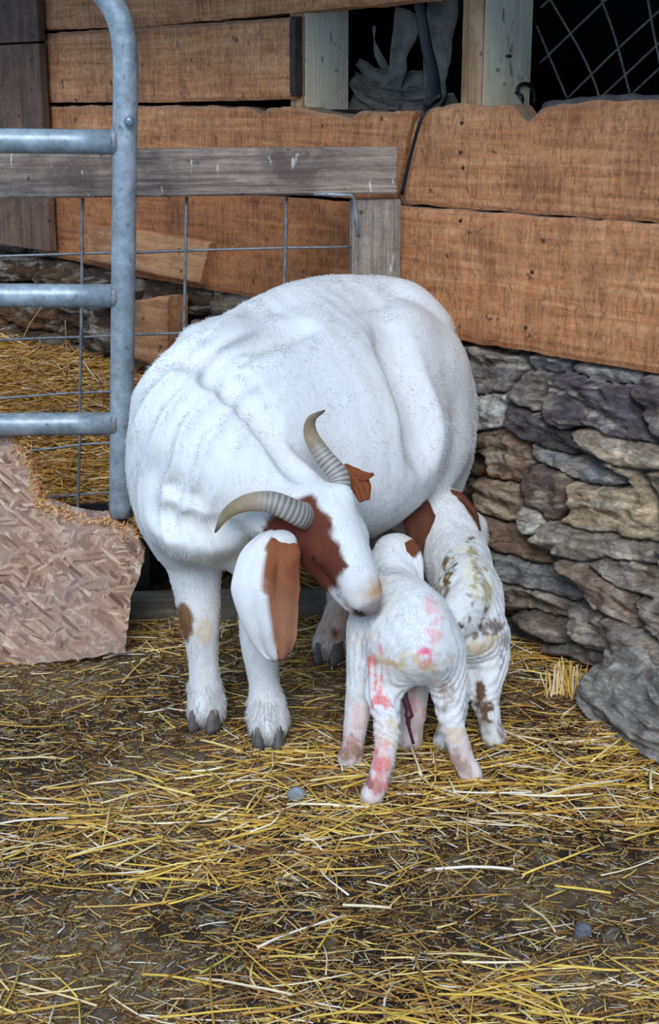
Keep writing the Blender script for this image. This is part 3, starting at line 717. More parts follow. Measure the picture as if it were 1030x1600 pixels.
# flank hollow and crease behind the shoulder
def on_body(px, py):
    r_ = ray(px, py); t_ = np.arange(2.0, 3.3, .004)[:, None]; p_ = np.array([0, 0, CAMZ])+r_*t_
    g_ = np.round((p_-D_.lo)/D_.h).astype(int); ok_ = ((g_ >= 0) & (g_ < D_.n)).all(1); p_ = p_[ok_]; g_ = g_[ok_]
    k_ = np.argmax(D_.d[tuple(g_.T)] < 0); return p_[k_]
def groove(pts, r_, dep, k):
    q_ = []
    for x, y in pts: p_ = on_body(x, y); q_.append(p_-unit(ray(x, y))*(r_-dep))
    q_ = catmull(q_, 4)
    for i in range(len(q_)-1): D_.cone(q_[i], q_[i+1], r_, r_, k, 's')
groove([(322, 572), (362, 600), (400, 640), (436, 690), (470, 735)], .016, .012, .03)
groove([(335, 560), (380, 540), (430, 520), (480, 505)], .018, .008, .03)
groove([(620, 535), (650, 590), (672, 650), (676, 700)], .035, .010, .05)
groove([(262, 560), (320, 545)], .012, .006, .03)
groove([(235, 800), (300, 828), (360, 835)], .012, .007, .03)
# tail
D_.chain([B(-.42, 0, .71), B(-.47, -.0, .68), B(-.48, -.0, .62)], [.03, .022, .012], .03)
# udder
D_.ell(B(-.22, .0, .36), (.08, .08, .075), RB, .04)
# legs
lf_h = G(322, 1132); rf_h = G(420, 1160); lh_h = G(514, 1030); rh_h = G(722, 1015)
up = lambda p, z, dx=0, dy=0: np.array([p[0]+dx, p[1]+dy, z])
D_.chain([P(300, 830, 2.60), P(306, 900, 2.575), P(313, 968, 2.56), P(318, 1030, 2.565), P(322, 1088, 2.57), lf_h+np.array([0, 0, .028])], [.062, .045, .034, .0255, .0305, .033], .05, 4)
D_.chain([P(405, 850, 2.54), P(410, 930, 2.52), P(408, 1000, 2.50), P(412, 1060, 2.50), P(418, 1105, 2.50), rf_h+np.array([0, 0, .028])], [.055, .042, .036, .0255, .033, .036], .05, 4)
D_.chain([B(-.25, -.10, .48), B(-.17, -.08, .36), P(532, 920, 3.02), P(524, 968, 2.97), P(515, 1000, 2.94), lh_h+np.array([0, 0, .028])], [.09, .06, .028, .026, .03, .032], .04, 4)
D_.chain([B(-.28, .12, .48), B(-.20, .13, .36), up(rh_h, .27, .02, .06), up(rh_h, .15, .0, .03), up(rh_h, .07), up(rh_h, .028)], [.09, .06, .034, .026, .03, .031], .04, 4)
# head frame: A = poll to muzzle, R = towards her left ear, Nn = out of the forehead
cr, cu, cf = np.array([1., 0, 0]), np.array([0, SP, CP]), np.array([0, CP, -SP])
cv = lambda a: cr*a[0]+cu*a[1]+cf*a[2]
A = unit(cv((.44, -.88, -.16))); R_ = cv((.70, .52, .45)); R_ = unit(R_-A*np.dot(R_, A)); Nn = np.cross(A, R_)
if np.dot(Nn, cf) > 0: Nn = -Nn
PO = P(511, 782, 2.375); HR = np.stack([A, R_, Nn], 1)
def H(a, r, n): return PO+A*(a*(.90 if a > .05 else 1)+(.005 if a > .05 else 0))+R_*r+Nn*n
D_.ell(H(.035, 0, -.045), (.070, .058, .060), HR, .03)
D_.chain([H(.05, 0, -.040), H(.11, 0, -.030), H(.165, 0, -.033), H(.200, 0, -.040)], [.050, .040, .033, .027], .02, 3)
D_.ell(H(.11, 0, -.012), (.055, .020, .020), HR, .02)
D_.chain([H(.045, .0, -.092), H(.11, 0, -.087), H(.165, 0, -.074), H(.200, 0, -.064)], [.046, .040, .029, .021], .025, 3)
D_.ell(H(.055, -.035, -.075), (.045, .022, .045), HR, .02); D_.ell(H(.055, .035, -.075), (.045, .022, .045), HR, .02)
for sg in (-1, 1):
    D_.ell(H(.072, sg*.047, -.030), (.024, .012, .016), HR, .012)
    D_.ell(H(.206, sg*.013, -.028), (.013, .010, .012), HR, .008)
    D_.cone(H(.214, sg*.018, -.032), H(.208, sg*.024, -.042), .0035, .0025, .004, 's')
    D_.ell(H(.0, sg*.036, -.012), (.024, .022, .022), HR, .02)
D_.cone(H(.222, -.02, -.058), H(.17, -.036, -.062), .0028, .0018, .004, 's'); D_.cone(H(.222, .02, -.058), H(.17, .036, -.062), .0028, .0018, .004, 's')
def doe_wr(V, N):
    d = .0035*fbm(V*7, 3)+.0014*fbm(V*22, 3)
    # loose skin folds ringing the shoulder and neck
    c = P(440, 780, 2.5); r = np.linalg.norm((V-c)*np.array([1, .6, .85]), axis=1)+.03*fbm(V*6+4, 2)
    m = sstep(.46, .32, r)*sstep(.10, .17, r)*sstep(.10, -.10, (V-P(400, 620, 2.5))@np.array([1., 0, .2]))*sstep(.36, .46, V[:, 2])
    ph = r*2*math.pi/.036+2.2*fbm(V*5, 2); d += m*.0060*(1-2*np.abs(np.sin(ph*.5))**1.0)*(.75+.9*fbm(V*7+20, 2))
    m2 = sstep(-.1, .1, (V-C0)@Fw)*0
    # rib and flank ripples
    g = (V-C0)@Fw; m3 = sstep(.20, .05, g)*sstep(-.25, -.1, g)*sstep(.42, .5, V[:, 2])
    d += m3*.0005*np.sin(g*2*math.pi/.045+3*fbm(V*4, 2))
    # keep the head crisp
    hd = np.linalg.norm(V-H(.1, 0, -.04), axis=1); return d*sstep(.08, .16, hd)+.0006*fbm(V*60, 2)*(hd < .16)
def doe_paint(V, N, col):
    q = V-PO; a, r, n = q@A/.9, q@R_, q@Nn; w = .012*fbm(V*45, 3)
    inh = (np.abs(r) < .085) & (n < .03) & (n > -.16) & (a < .165) & (a > -.06)
    m = sstep(-.004, .004, -(r+w)-.022)*sstep(.165, .150, a+w*1.5+.25*np.maximum(n+.05, 0))*sstep(-.035, -.015, a+w)*sstep(-.155, -.13, n)*(np.abs(r) < .11)
    m = m*(np.linalg.norm(V-(PO+A*.06-Nn*.05), axis=1) < .125); col = lay(col, m, (104, 54, 40))
    col = lay(col, sstep(.165, .20, a+w)*(np.abs(r) < .06)*(n > -.085)*.75*sstep(.23, .20, a)*sstep(-.03, .02, r+.01)*1.3, (190, 146, 100))
    col = lay(col, sstep(.208, .220, a)*(np.abs(r) < .06)*(n > -.08)*.8, (120, 100, 94))
    col = lay(col, blob(V, H(.214, -.020, -.044), (.016, .010, .013), .3, 90)*.95, (58, 44, 40)); col = lay(col, blob(V, H(.214, .020, -.044), (.016, .010, .013), .3, 90)*.95, (58, 44, 40))
    col = lay(col, sstep(.0028, .0008, np.abs(n+.062-.06*(a-.2)))*(a > .17)*(a < .24)*.7, (110, 84, 72))
    col = lay(col, blob(V, P(290, 968, 2.545), (.022, .04, .040), .3, 50), (128, 92, 62))
    col = lay(col, blob(V, P(318, 985, 2.54), (.022, .03, .035), .3, 50)*.5, (220, 190, 140))
    col = lay(col, blob(V, P(392, 985, 2.50), (.02, .03, .035), .3, 50)*.8, (196, 160, 108))
    low = sstep(.10, .02, V[:, 2]); col = lay(col, low*.45*sstep(-.2, .3, fbm(V*60, 3)), (140, 124, 112))
    col = lay(col, sstep(.045, .01, V[:, 2])*.5, (120, 110, 106))
    col = lay(col, sstep(.35, .6, fbm(V*5+40, 3))*.35, (226, 214, 190))
    for (x, y, Y, s) in ((600, 545, 2.75, .004), (680, 548, 2.85, .003), (600, 712, 2.6, .003), (520, 690, 2.6, .0025)):
        q_ = np.abs(V-P(x, y, Y)); 
    hind = blob(V, P(518, 985, 2.95), (.06, .08, .10), .35, 50)*.7; col = lay(col, hind, (214, 178, 160))
    col = lay(col, blob(V, P(506, 1005, 2.91), (.014, .04, .008), .5, 90)*.9, (150, 40, 36)); col = lay(col, blob(V, P(522, 990, 2.92), (.006, .04, .014), .5, 90)*.9, (150, 40, 36))
    return col
V, F, N, col, bodyo = animal('goat', D_, doe, doe_wr, doe_paint, 3)
DV, DF, DN, DC = V, F, N, col
for h_, fw in ((lf_h, (-.25, -1)), (rf_h, (.05, -1)), (lh_h, (-.3, -1)), (rh_h, (-.3, -1))):
    hoof(doe, h_+np.array([0, -.012, .0]), fw, .068, .058, .045, M['hoof'])
# horns
tH = NT('horn'); vv_ = tH.coord(); hn = tH.noise(vv_, 30, 5, .6); at = tH.n('ShaderNodeAttribute', attribute_name='Col')
tH.col(tH.mix(1.0, at.outputs['Color'], tH.ramp(hn, [(.3, (.72,)*3), (.7, (1.1,)*3)]), 'MULTIPLY')); tH.set(Roughness=.5); tH.bump(hn, .2, .002)
def horn(pts, r0, root, n_ring=13):
    L = catmull(pts, 40); n = len(L); s = np.linspace(0, 1, n); rad = r0*(1-s**1.6)**.75+.0012
    rad = rad*(1+.030*np.maximum(0, np.sin(s*2*math.pi*n_ring*(1.3-.3*s)))*sstep(.62, .35, s)*1.0)
    V, F = tube_geo(L, rad, 22, flat=.72, ring=lambda i, a: 1+.10*math.cos(a)**4)
    t_ = np.repeat(s, 22)[:len(V)]; c = np.tile(lin((150, 142, 132)), (len(V), 1))
    c = lay(c, sstep(.35, .6, t_), (152, 132, 102)); c = lay(c, sstep(.85, 1., t_), (88, 80, 72))
    groove = np.maximum(0, -np.sin(t_*2*math.pi*n_ring*(1.3-.3*t_)))*sstep(.62, .35, t_); c = lay(c, groove**2.5*.7, (74, 62, 56)); c = lay(c, np.maximum(0, np.sin(t_*2*math.pi*n_ring*(1.3-.3*t_)))**3*sstep(.55, .3, t_)*.6, (196, 192, 188))
    return adopt(mesh('horn', V, F, tH.m, None, True, c), root)
hY = 2.375
horn([H(.012, -.036, -.018), P(468, 803, 2.33), P(425, 785, 2.32), P(385, 786, 2.325), P(354, 803, 2.335), P(336, 832, 2.345)], .0200, doe, 27)
horn([H(.000, .034, -.020), P(530, 745, 2.42), P(505, 712, 2.44), P(486, 680, 2.45), P(487, 655, 2.44), P(508, 641, 2.42)], .0165, doe, 24)
# pendulous ears (cupped, thick skin)
def ear(root, line, widths, side, curl, paint, thick=.005, nseg=14, name='ear', crump=.002, f=30):
    rows = strip_rows(line, widths, side, nseg, curl); R = np.array(rows).reshape(-1, 3)
    a, b = len(rows), nseg; uu, vv = np.meshgrid(np.linspace(0, 1, a), np.linspace(0, 1, b), indexing='ij')
    c = paint(uu.ravel(), vv.ravel(), R); return sheet(name, rows, thick, M['hide'], root, crump, c, f=f)
def ep_doe(u, v, R):
    c = np.tile(lin(WHITE), (len(u), 1)); w = .10*fbm(R*40, 3); e = np.interp(u, [0, .1, .35, .6, 1], [.45, .33, .42, .50, .52])
    m = sstep(-.015, .015, v+w*.6-e)*sstep(.02, .05, u); c = lay(c, m, (142, 84, 54)); c = lay(c, m*sstep(.0, .5, fbm(R*np.array([60, 60, 25]), 3))*.5, (108, 60, 40)); c = lay(c, m*sstep(.35, .8, u)*.6, (186, 132, 102)); return lay(c, m*sstep(.04, .0, np.abs(v-.60+.03*np.sin(u*9)))*sstep(.65, .5, u)*.6, (84, 44, 30))
def leaf(L, wl, sd, paint, thick, root, fold=.02, bend=.3, name='ear', ns=22):
    """hanging ear: outline by left/right half widths along a centre line, cupped cross-section"""
    C_ = catmull(L, 8); n = len(C_); t = np.linspace(0, 1, n); wl_ = np.interp(t, *wl[0]); wr_ = np.interp(t, *wl[1]); T = np.gradient(C_, axis=0); rows = []
    for i in range(n):
        s = unit(np.array(sd)-unit(T[i])*np.dot(sd, unit(T[i]))); nn = np.cross(s, unit(T[i]))
        if np.dot(nn, cf) > 0: nn = -nn
        rows.append([C_[i]+s*(wr_[i]*x if x > 0 else wl_[i]*x)+nn*(bend*(wr_[i]+wl_[i])*.5*(1-x*x)+fold*math.exp(-((x-.15)/.16)**2)*-.35+.15*fold*math.sin(x*9+t[i]*4)) for x in np.sin(np.linspace(-math.pi/2, math.pi/2, ns))])
    R = np.array(rows); uu, vv = np.meshgrid(t, np.linspace(-1, 1, ns), indexing='ij'); vv = np.sin(vv*math.pi/2)*.5+.5
    return sheet(name, rows, thick, M['hide'], root, .0030, paint(uu.ravel(), vv.ravel(), R.reshape(-1, 3)), f=30)
mpp = 2.55/2200
e1 = leaf([P(440, 832, 2.385), P(424, 870, 2.355), P(418, 920, 2.335), P(424, 975, 2.335), P(434, 1031, 2.35)],
     (([0, .12, .3, .5, .7, .86, .95, 1], [x*mpp for x in (22, 32, 48, 54, 44, 33, 22, 5)]), ([0, .12, .3, .5, .7, .86, .95, 1], [x*mpp for x in (24, 40, 46, 49, 43, 36, 24, 6)])),
     cr, ep_doe, .006, doe, .02, .34)
# fleshy root joining the ear to the head
fr_ = Field(P(462, 845, 2.39)-.07, P(462, 845, 2.39)+.07, .004)
fr_.chain([H(.040, -.045, -.070), P(462, 838, 2.39), P(440, 842, 2.385), P(425, 862, 2.372)], [.024, .020, .020, .010], .02, 4); V, F = fr_.mesh(); V = relax(V, F, 2)
c = np.tile(lin(WHITE), (len(V), 1)); c = lay(c, sstep(-.004, .004, V[:, 0]-P(462, 850, 2.39)[0]+.004*fbm(V*60, 2)), (112, 60, 42))
adopt(mesh('ear_root', V, F, M['hide'], None, True, c), doe)
br = lambda u, v, R: lay(np.tile(lin((132, 72, 42)), (len(u), 1)), sstep(.1, .5, fbm(R*50, 3))*.5, (100, 54, 34))
leaf([P(536, 728, 2.47), P(552, 745, 2.46), P(566, 763, 2.45), P(573, 782, 2.44)], (([0, .4, 1], [.007, .020, .012]), ([0, .4, .7, 1], [.006, .020, .016, .004])), unit(cr*.9+cu*.5), br, .005, doe, .01, .5)
leaf([P(556, 742, 2.455), P(567, 744, 2.45), P(576, 743, 2.445), P(584, 741, 2.44)], (([0, .4, 1], [.010, .009, .001]), ([0, .4, 1], [.010, .008, .001])), cu, br, .004, doe, .004, .4, 'ear_tip')
# eye, partly closed, on the brown cheek
def lid_eye(c, out, r, root):
    import bmesh
    bm = bmesh.new(); bmesh.ops.create_uvsphere(bm, u_segments=16, v_segments=10, radius=r)
    for v in bm.verts: v.co += Vector(c)
    me = bpy.data.meshes.new('eye'); bm.to_mesh(me); bm.free(); me.polygons.foreach_set('use_smooth', [True]*len(me.polygons))
    return adopt(link('eye', me, M['eye']), root)
lid_eye(H(.082, -.050, -.034), -R_, .0095, doe); lid_eye(H(.082, .050, -.034), R_, .0095, doe)
# whisker-thin straw held at the chin belongs to the litter; see below
_h = vcol('short_hair', .75, 20, .06, .0, .001, spec=.2)
_tr = _h.n('ShaderNodeBsdfTranslucent'); _h.l(_h.b.inputs['Base Color'].links[0].from_socket, _tr.inputs[0])
_mx = _h.n('ShaderNodeMixShader'); _mx.inputs[0].default_value = .0; _h.l(_h.b.outputs[0], _mx.inputs[1]); _h.l(_tr.outputs[0], _mx.inputs[2]); _h.l(_mx.outputs[0], _h.out.inputs[0]); FURM = _h.m
hdc = H(.09, 0, -.04)
def doe_flow(p, n):
    h = (np.linalg.norm(p-hdc, axis=1) < .15)[:, None]; f = np.tile(-Fw*.8-Up*.9, (len(p), 1)); 
    leg = (p[:, 2] < .36)[:, None]; f = np.where(leg, -Up[None], f); return np.where(h, (A*.9)[None]*1.0, f)
def doe_len(p):
    h = np.linalg.norm(p-hdc, axis=1) < .14; l = np.where(h, .005, .0085); l = np.where(p[:, 2] < .10, .016, l); return l
kp = np.clip(sstep(.16, .08, DV[:, 2])+sstep(.70, .90, DN[:, 2])*(DV[:, 2] > .62)+sstep(-.1, -.5, DN[:, 2])+sstep(-.25, -.6, DN[:, 0])*.9+sstep(.6, .85, DN[:, 0])*.8+(np.linalg.norm(DV-hdc, axis=1) < .15)*.5+(DV[:, 2] < .34)*.35, .16, 1)
fu = fur('coat', DV, DN, DF, DC, doe, 130000, doe_len, doe_flow, .0009, FURM, kp, 3, .22)

# ---------------------------------------------------------------- kid in front (seen from behind)
def legchain(Fd, pts, rad, k=.03): Fd.chain(pts, rad, k, 4)
def stain(V, col, items):
    st_ = fbm(V*np.array([70, 70, 26])+3, 4)+.5*fbm(V*np.array([30, 30, 90]), 2)
    for (x, y, Y, r, c, a, f) in items: col = lay(col, np.clip(blob(V, P(x, y, Y), r, 1.1, f)*a*1.25, 0, 1)*(.12+.88*sstep(-.22, .12, st_+.25*fbm(V*f*2.2, 2))), c)
    return col
kid1 = empty('goat_kid', G(640, 1200), label='newborn white kid nearest the camera with pink stained hind leg, facing away', cat='goat kid', group=None)
K = Field((-.02, 2.10, -.01), (.36, 2.72, .46), .0042)
K.ell(P(640, 985, 2.385), (.083, .10, .083), None, .04)
K.ell(P(612, 975, 2.47), (.075, .09, .085), None, .04)
K.ell(P(664, 1010, 2.335), (.056, .06, .06), None, .03)
K.chain([P(600, 930, 2.46), P(640, 940, 2.40), P(668, 975, 2.34), P(664, 1015, 2.30), P(655, 1038, 2.295)], [.042, .040, .034, .024, .012], .03)
K.chain([P(605, 945, 2.49), P(612, 905, 2.54), P(620, 872, 2.575)], [.062, .048, .042], .03)
K.ell(P(620, 868, 2.59), (.041, .050, .040), None, .02); K.chain([P(618, 880, 2.60), P(610, 892, 2.68)], [.034, .024], .02)
kh = [G(580, 1256), G(738, 1222), G(545, 1198), G(638, 1172)]
zz_ = lambda p, z: p+np.array([0, 0, z])
legchain(K, [P(620, 1030, 2.36), P(600, 1075, 2.35), P(604, 1130, 2.29), P(604, 1165, 2.27), P(592, 1215, 2.255), zz_(kh[0], .014)], [.048, .030, .0185, .0165, .0145, .018])
legchain(K, [P(686, 1022, 2.36), P(700, 1070, 2.36), P(706, 1125, 2.335), P(716, 1165, 2.325), P(728, 1195, 2.32), zz_(kh[1], .014)], [.044, .030, .0190, .0165, .0145, .018])
legchain(K, [P(578, 985, 2.42), P(566, 1050, 2.40), P(560, 1105, 2.39), P(554, 1140, 2.385), P(550, 1172, 2.375), zz_(kh[2], .014)], [.038, .025, .020, .016, .0145, .017])
legchain(K, [P(640, 1020, 2.46), P(645, 1070, 2.45), P(644, 1110, 2.44), P(641, 1140, 2.44), P(640, 1155, 2.435), zz_(kh[3], .014)], [.035, .026, .021, .018, .0165, .018])
def kwr(c0, amp=1.0):
    def f(V, N):
        d = .0028*fbm(V*14, 3)+.0030*(1-2*np.abs(fbm(V*np.array([34, 34, 22]), 3)))-.0018
        r = np.linalg.norm(V-c0, axis=1)+.02*fbm(V*12, 2); m = sstep(.17, .12, r)*sstep(.03, .06, r)*sstep(.30, .25, V[:, 2])
        return d+amp*m*.0020*np.sin(r*2*math.pi/.0135+2*fbm(V*9, 2))
    return f
PK = (236, 148, 142); DB = (120, 92, 58); PY = (226, 200, 160)
def k1p(V, N, col):
    col = lay(col, sstep(.1, .5, fbm(V*16+3, 3))*.30, (236, 200, 190))
    col = stain(V, col, [
        (592, 1065, 2.29, (.026, .08, .050), PK, .85, 45), (598, 1175, 2.25, (.03, .06, .028), PK, .85, 40), (588, 1208, 2.24, (.026, .06, .030), (222, 112, 112), .75, 50), (578, 1225, 2.23, (.007, .05, .008), (120, 40, 44), .8, 60),
        (662, 1025, 2.28, (.012, .05, .020), (240, 120, 150), .9, 40), (680, 970, 2.31, (.016, .06, .034), (240, 170, 170), .5, 40), (655, 1100, 2.43, (.02, .05, .035), PK, .5, 50),
        (620, 1035, 2.29, (.050, .06, .018), PY, .7, 55), (650, 1040, 2.28, (.055, .06, .022), PY, .6, 60), (610, 940, 2.42, (.035, .07, .03), PY, .5, 40), (545, 1180, 2.35, (.022, .05, .020), DB, .75, 70),
        (612, 1148, 2.25, (.02, .05, .03), PY, .6, 60), (722, 1185, 2.30, (.018, .05, .028), DB, .55, 70), (700, 1085, 2.32, (.012, .05, .04), DB, .45, 60), (600, 990, 2.38, (.05, .06, .03), (250, 216, 196), .5, 40),
        (712, 1150, 2.30, (.02, .05, .02), PY, .5, 60), (549, 1165, 2.35, (.016, .05, .016), (150, 80, 70), .5, 80), (560, 1110, 2.37, (.02, .05, .03), (232, 200, 196), .5, 50)])
    col = lay(col, sstep(.10, .03, V[:, 2])*sstep(-.05, .3, fbm(V*np.array([60, 60, 25])+7, 4))*.65, (128, 100, 74)); col = lay(col, sstep(.16, .05, V[:, 2])*.25, (238, 190, 180))
    return lay(col, sstep(.03, .0, V[:, 2])*.35, (170, 150, 130))
kV, kF, kN, kC, _ = animal('kid', K, kid1, kwr(P(655, 1050, 2.29)), k1p, 2)
for h_, fw in zip(kh, ((-.2, 1), (.1, 1), (-.2, 1), (0, 1))): hoof(kid1, h_, fw, .040, .034, .022, plain('kid_hoof', (196, 186, 178), .7, .3, 60))
kflow = lambda p, n: np.tile(np.array([.15, -.5, -.85]), (len(p), 1))
fur('coat', kV, kN, kF, kC, kid1, 42000, .0055, kflow, .0008, FURM, None, 5)
kb = lambda u, v, R: lay(np.tile(lin(WHITE), (len(u), 1)), sstep(.62, .54, u+.05*fbm(R*60, 2))*1.0, (112, 66, 42))
leaf([P(636, 848, 2.56), P(646, 862, 2.545), P(654, 885, 2.54), P(660, 916, 2.54)], (([0, .3, .7, 1], [.008, .019, .014, .002]), ([0, .3, .7, 1], [.010, .014, .008, .001])), unit(cr*.95+cu*.25),
     lambda u, v, R: lay(np.tile(lin(WHITE), (len(u), 1)), sstep(.50, .44, u+.03*fbm(R*60, 2)+.12*np.abs(v-.5)), (112, 66, 42)), .004, kid1, .008, .4)
leaf([P(596, 852, 2.57), P(588, 868, 2.58), P(584, 890, 2.58), P(583, 905, 2.575)], (([0, .4, 1], [.008, .012, .002]), ([0, .4, 1], [.008, .012, .002])), unit(cr*.9-cf*.3), lambda u, v, R: np.tile(lin(WHITE), (len(u), 1)), .004, kid1, .006, .4)
cd = tube('umbilical_cord', catmull([P(634, 1052, 2.37), P(632, 1085, 2.36), P(639, 1112, 2.355), P(638, 1130, 2.35), P(646, 1162, 2.345)], 6), [.0062]*13+[.0075, .009, .007]+[.0045]*3+[.003]*6, M['cord'], None, 10)
cd['label'] = 'dark red dried cord'; adopt(cd, kid1)

# ---------------------------------------------------------------- kid behind, nursing by the wall
kid2 = empty('goat_kid', G(735, 1165), label='newborn kid beside the stone wall nursing, with muddy back and brown ears', cat='goat kid')
K = Field((.10, 2.36, -.01), (.46, 3.10, .50), .0042)
K.ell(P(732, 935, 2.59), (.068, .10, .080), None, .04); K.ell(P(720, 895, 2.70), (.064, .09, .078), None, .04)
K.ell(P(738, 985, 2.53), (.058, .06, .055), None, .03)
K.chain([P(712, 865, 2.72), P(726, 890, 2.62), P(735, 935, 2.52), P(728, 975, 2.475)], [.040, .036, .034, .020], .03)
K.chain([P(722, 940, 2.505), P(714, 965, 2.475), P(709, 988, 2.465)], [.024, .026, .018], .02)
K.chain([P(712, 870, 2.74), P(702, 830, 2.79), P(692, 800, 2.83)], [.062, .050, .046], .03)
K.ell(P(684, 793, 2.855), (.055, .052, .048), None, .025); K.ell(P(668, 790, 2.87), (.040, .045, .042), None, .02); K.chain([P(676, 800, 2.86), P(650, 815, 2.91)], [.037, .026], .02)
kh2 = [G(694, 1172), G(774, 1164), G(712, 1090), G(770, 1085)]
legchain(K, [P(716, 1010, 2.54), P(714, 1045, 2.53), P(716, 1085, 2.49), P(710, 1120, 2.48), P(700, 1145, 2.475), zz_(kh2[0], .014)], [.040, .028, .019, .0175, .0165, .018])
legchain(K, [P(762, 1000, 2.55), P(766, 1040, 2.53), P(758, 1085, 2.50), P(762, 1115, 2.48), P(768, 1140, 2.475), zz_(kh2[1], .014)], [.042, .030, .022, .0185, .0165, .019])
legchain(K, [P(700, 940, 2.72), P(704, 1000, 2.70), P(708, 1045, 2.70), zz_(kh2[2], .014)], [.035, .024, .018, .017]); legchain(K, [P(745, 940, 2.72), P(755, 1000, 2.70), P(762, 1045, 2.70), zz_(kh2[3], .014)], [.035, .024, .018, .017])
def k2p(V, N, col):
    w = .012*fbm(V*50, 3)
    col = stain(V, col, [
        (700, 888, 2.60, (.012, .09, .040), DB, .9, 60), (745, 890, 2.58, (.016, .09, .05), DB, .75, 60), (748, 930, 2.53, (.022, .07, .045), (110, 76, 50), .85, 60), (735, 965, 2.48, (.03, .06, .018), (96, 66, 46), .8, 70),
        (705, 990, 2.45, (.012, .04, .012), (96, 50, 36), .95, 50), (745, 900, 2.55, (.05, .09, .06), (232, 224, 180), .4, 30), (690, 930, 2.57, (.018, .08, .03), DB, .6, 70),
        (765, 975, 2.50, (.03, .06, .02), (110, 88, 74), .7, 70), (752, 1010, 2.48, (.04, .06, .02), PY, .6, 60), (744, 1060, 2.475, (.012, .04, .014), (176, 24, 60), .95, 40),
        (752, 1105, 2.465, (.018, .06, .05), (112, 84, 64), .85, 60), (770, 1145, 2.455, (.024, .05, .02), (150, 120, 100), .7, 80), (716, 1060, 2.48, (.014, .06, .05), (120, 84, 60), .7, 60), (700, 1020, 2.51, (.01, .06, .05), (130, 90, 60), .6, 60), (785, 1000, 2.53, (.012, .06, .04), (110, 90, 90), .5, 80)])
    m = blob(V, P(655, 835, 2.86), (.045, .07, .062), .25, 45); col = lay(col, sstep(.12, .03, V[:, 2])*sstep(-.1, .25, fbm(V*np.array([60, 60, 25])+7, 4))*.7, (120, 94, 70)); return lay(col, m, (98, 58, 42))
kV, kF, kN, kC, _ = animal('kid', K, kid2, kwr(P(735, 1000, 2.47), .9), k2p, 2)
for h_, fw in zip(kh2, ((-.1, 1), (.1, 1), (0, 1), (0, 1))): hoof(kid2, h_, fw, .040, .034, .022, bpy.data.materials['kid_hoof'])
fur('coat', kV, kN, kF, kC, kid2, 42000, .0055, kflow, .0008, FURM, None, 6)
db_ = lambda u, v, R: lay(np.tile(lin((98, 58, 42)), (len(u), 1)), sstep(.0, .5, fbm(R*50, 3))*.5, (70, 42, 32))
e = leaf([P(700, 772, 2.83), P(716, 783, 2.81), P(736, 803, 2.80), P(750, 830, 2.80)], (([0, .3, .7, 1], [.010, .020, .016, .002]), ([0, .3, .7, 1], [.010, .016, .012, .002])), unit(cr*.6+cu*.8), db_, .004, kid2, .008, .4)
e['label'] = 'dark brown right ear'
e = leaf([P(655, 782, 2.80), P(655, 812, 2.765), P(660, 845, 2.755), P(660, 884, 2.755)], (([0, .3, .6, 1], [.016, .033, .028, .002]), ([0, .3, .6, 1], [.018, .034, .022, .002])), cr, db_, .004, kid2, .008, .5)
e['label'] = 'dark brown left ear'

# ================================================================== STRAW
def straws(name, P0, ang, L, wid, colr, lift, hfun, mat, bend=.12, tilt=None, seed=1, segs=4, pitch=None):
    r = np.random.default_rng(seed); n = len(P0); t = np.linspace(-.5, .5, segs+1)
    d = np.stack([np.cos(ang), np.sin(ang)], 1); s = np.stack([-d[:, 1], d[:, 0]], 1)
    k = r.normal(0, bend, n); kink = (r.random(n) < .18)*r.normal(0, .5, n)
    X = P0[:, None, :2]+d[:, None]*(t[None]*L[:, None])[..., None]+s[:, None]*((k[:, None]*(t[None]**2-.08)+kink[:, None]*np.maximum(t[None]-.1, 0))*L[:, None])[..., None]
    pt = (r.normal(0, .10, n) if pitch is None else pitch)
    Zb = hfun(X[..., 0], X[..., 1])
    ztop = Zb.mean(1, keepdims=True)*.6+Zb*.4
    Z = np.maximum(ztop+lift[:, None]+(t[None]*L[:, None])*pt[:, None]*(1 if pitch is not None else .5), Zb+.001)
    Cn = np.concatenate([X, Z[..., None]], -1); V = []
    sw = (s[:, None]*np.linspace(1, .75, segs+1)[None, :, None]*(wid/2)[:, None, None]); sw = np.concatenate([sw, np.zeros(sw.shape[:2]+(1,))], -1)
    up_ = np.zeros_like(sw); up_[..., 2] = (wid*.42)[:, None]
    tw = r.uniform(-1, 1, n)[:, None, None]*.5; swz = sw.copy(); swz[..., 2] = tw[..., 0]*(wid/2)[:, None]
    ring = np.stack([Cn-swz, Cn+up_, Cn+swz, Cn-up_*.6], 2)      # n, segs+1, 4, 3
    V = ring.reshape(-1, 3); m = (segs+1)*4; b = (np.arange(n)*m)[:, None]; Fs = []
    for i in range(segs):
        for k_ in range(4):
            a = i*4+k_; c = i*4+(k_+1) % 4; Fs.append(b+np.array([[a, c, c+4, a+4]]))
    Fs.append(b+np.array([[3, 2, 1, 0]])); e_ = segs*4; Fs.append(b+np.array([[e_, e_+1, e_+2, e_+3]]))
    shade = r.uniform(.9, 1.06, (n, segs+1, 4, 1)); C = np.clip(colr[:, None, None, :]*shade, 0, 1).reshape(-1, 3)
    return tag(mesh(name, V, np.vstack(Fs), mat, None, False, C), kind='stuff')
PAL = np.array([lin(c) for c in [(222, 196, 92), (208, 176, 84), (232, 216, 140), (192, 152, 66), (240, 232, 196), (176, 140, 78), (214, 200, 150), (150, 112, 60), (186, 176, 84), (236, 234, 222)]])*np.array([1.20, 1.06, .99])
PALP = np.array([.17, .16, .12, .16, .06, .11, .07, .10, .02, .03])
def ghf(x, y): return ground_h(x, y)
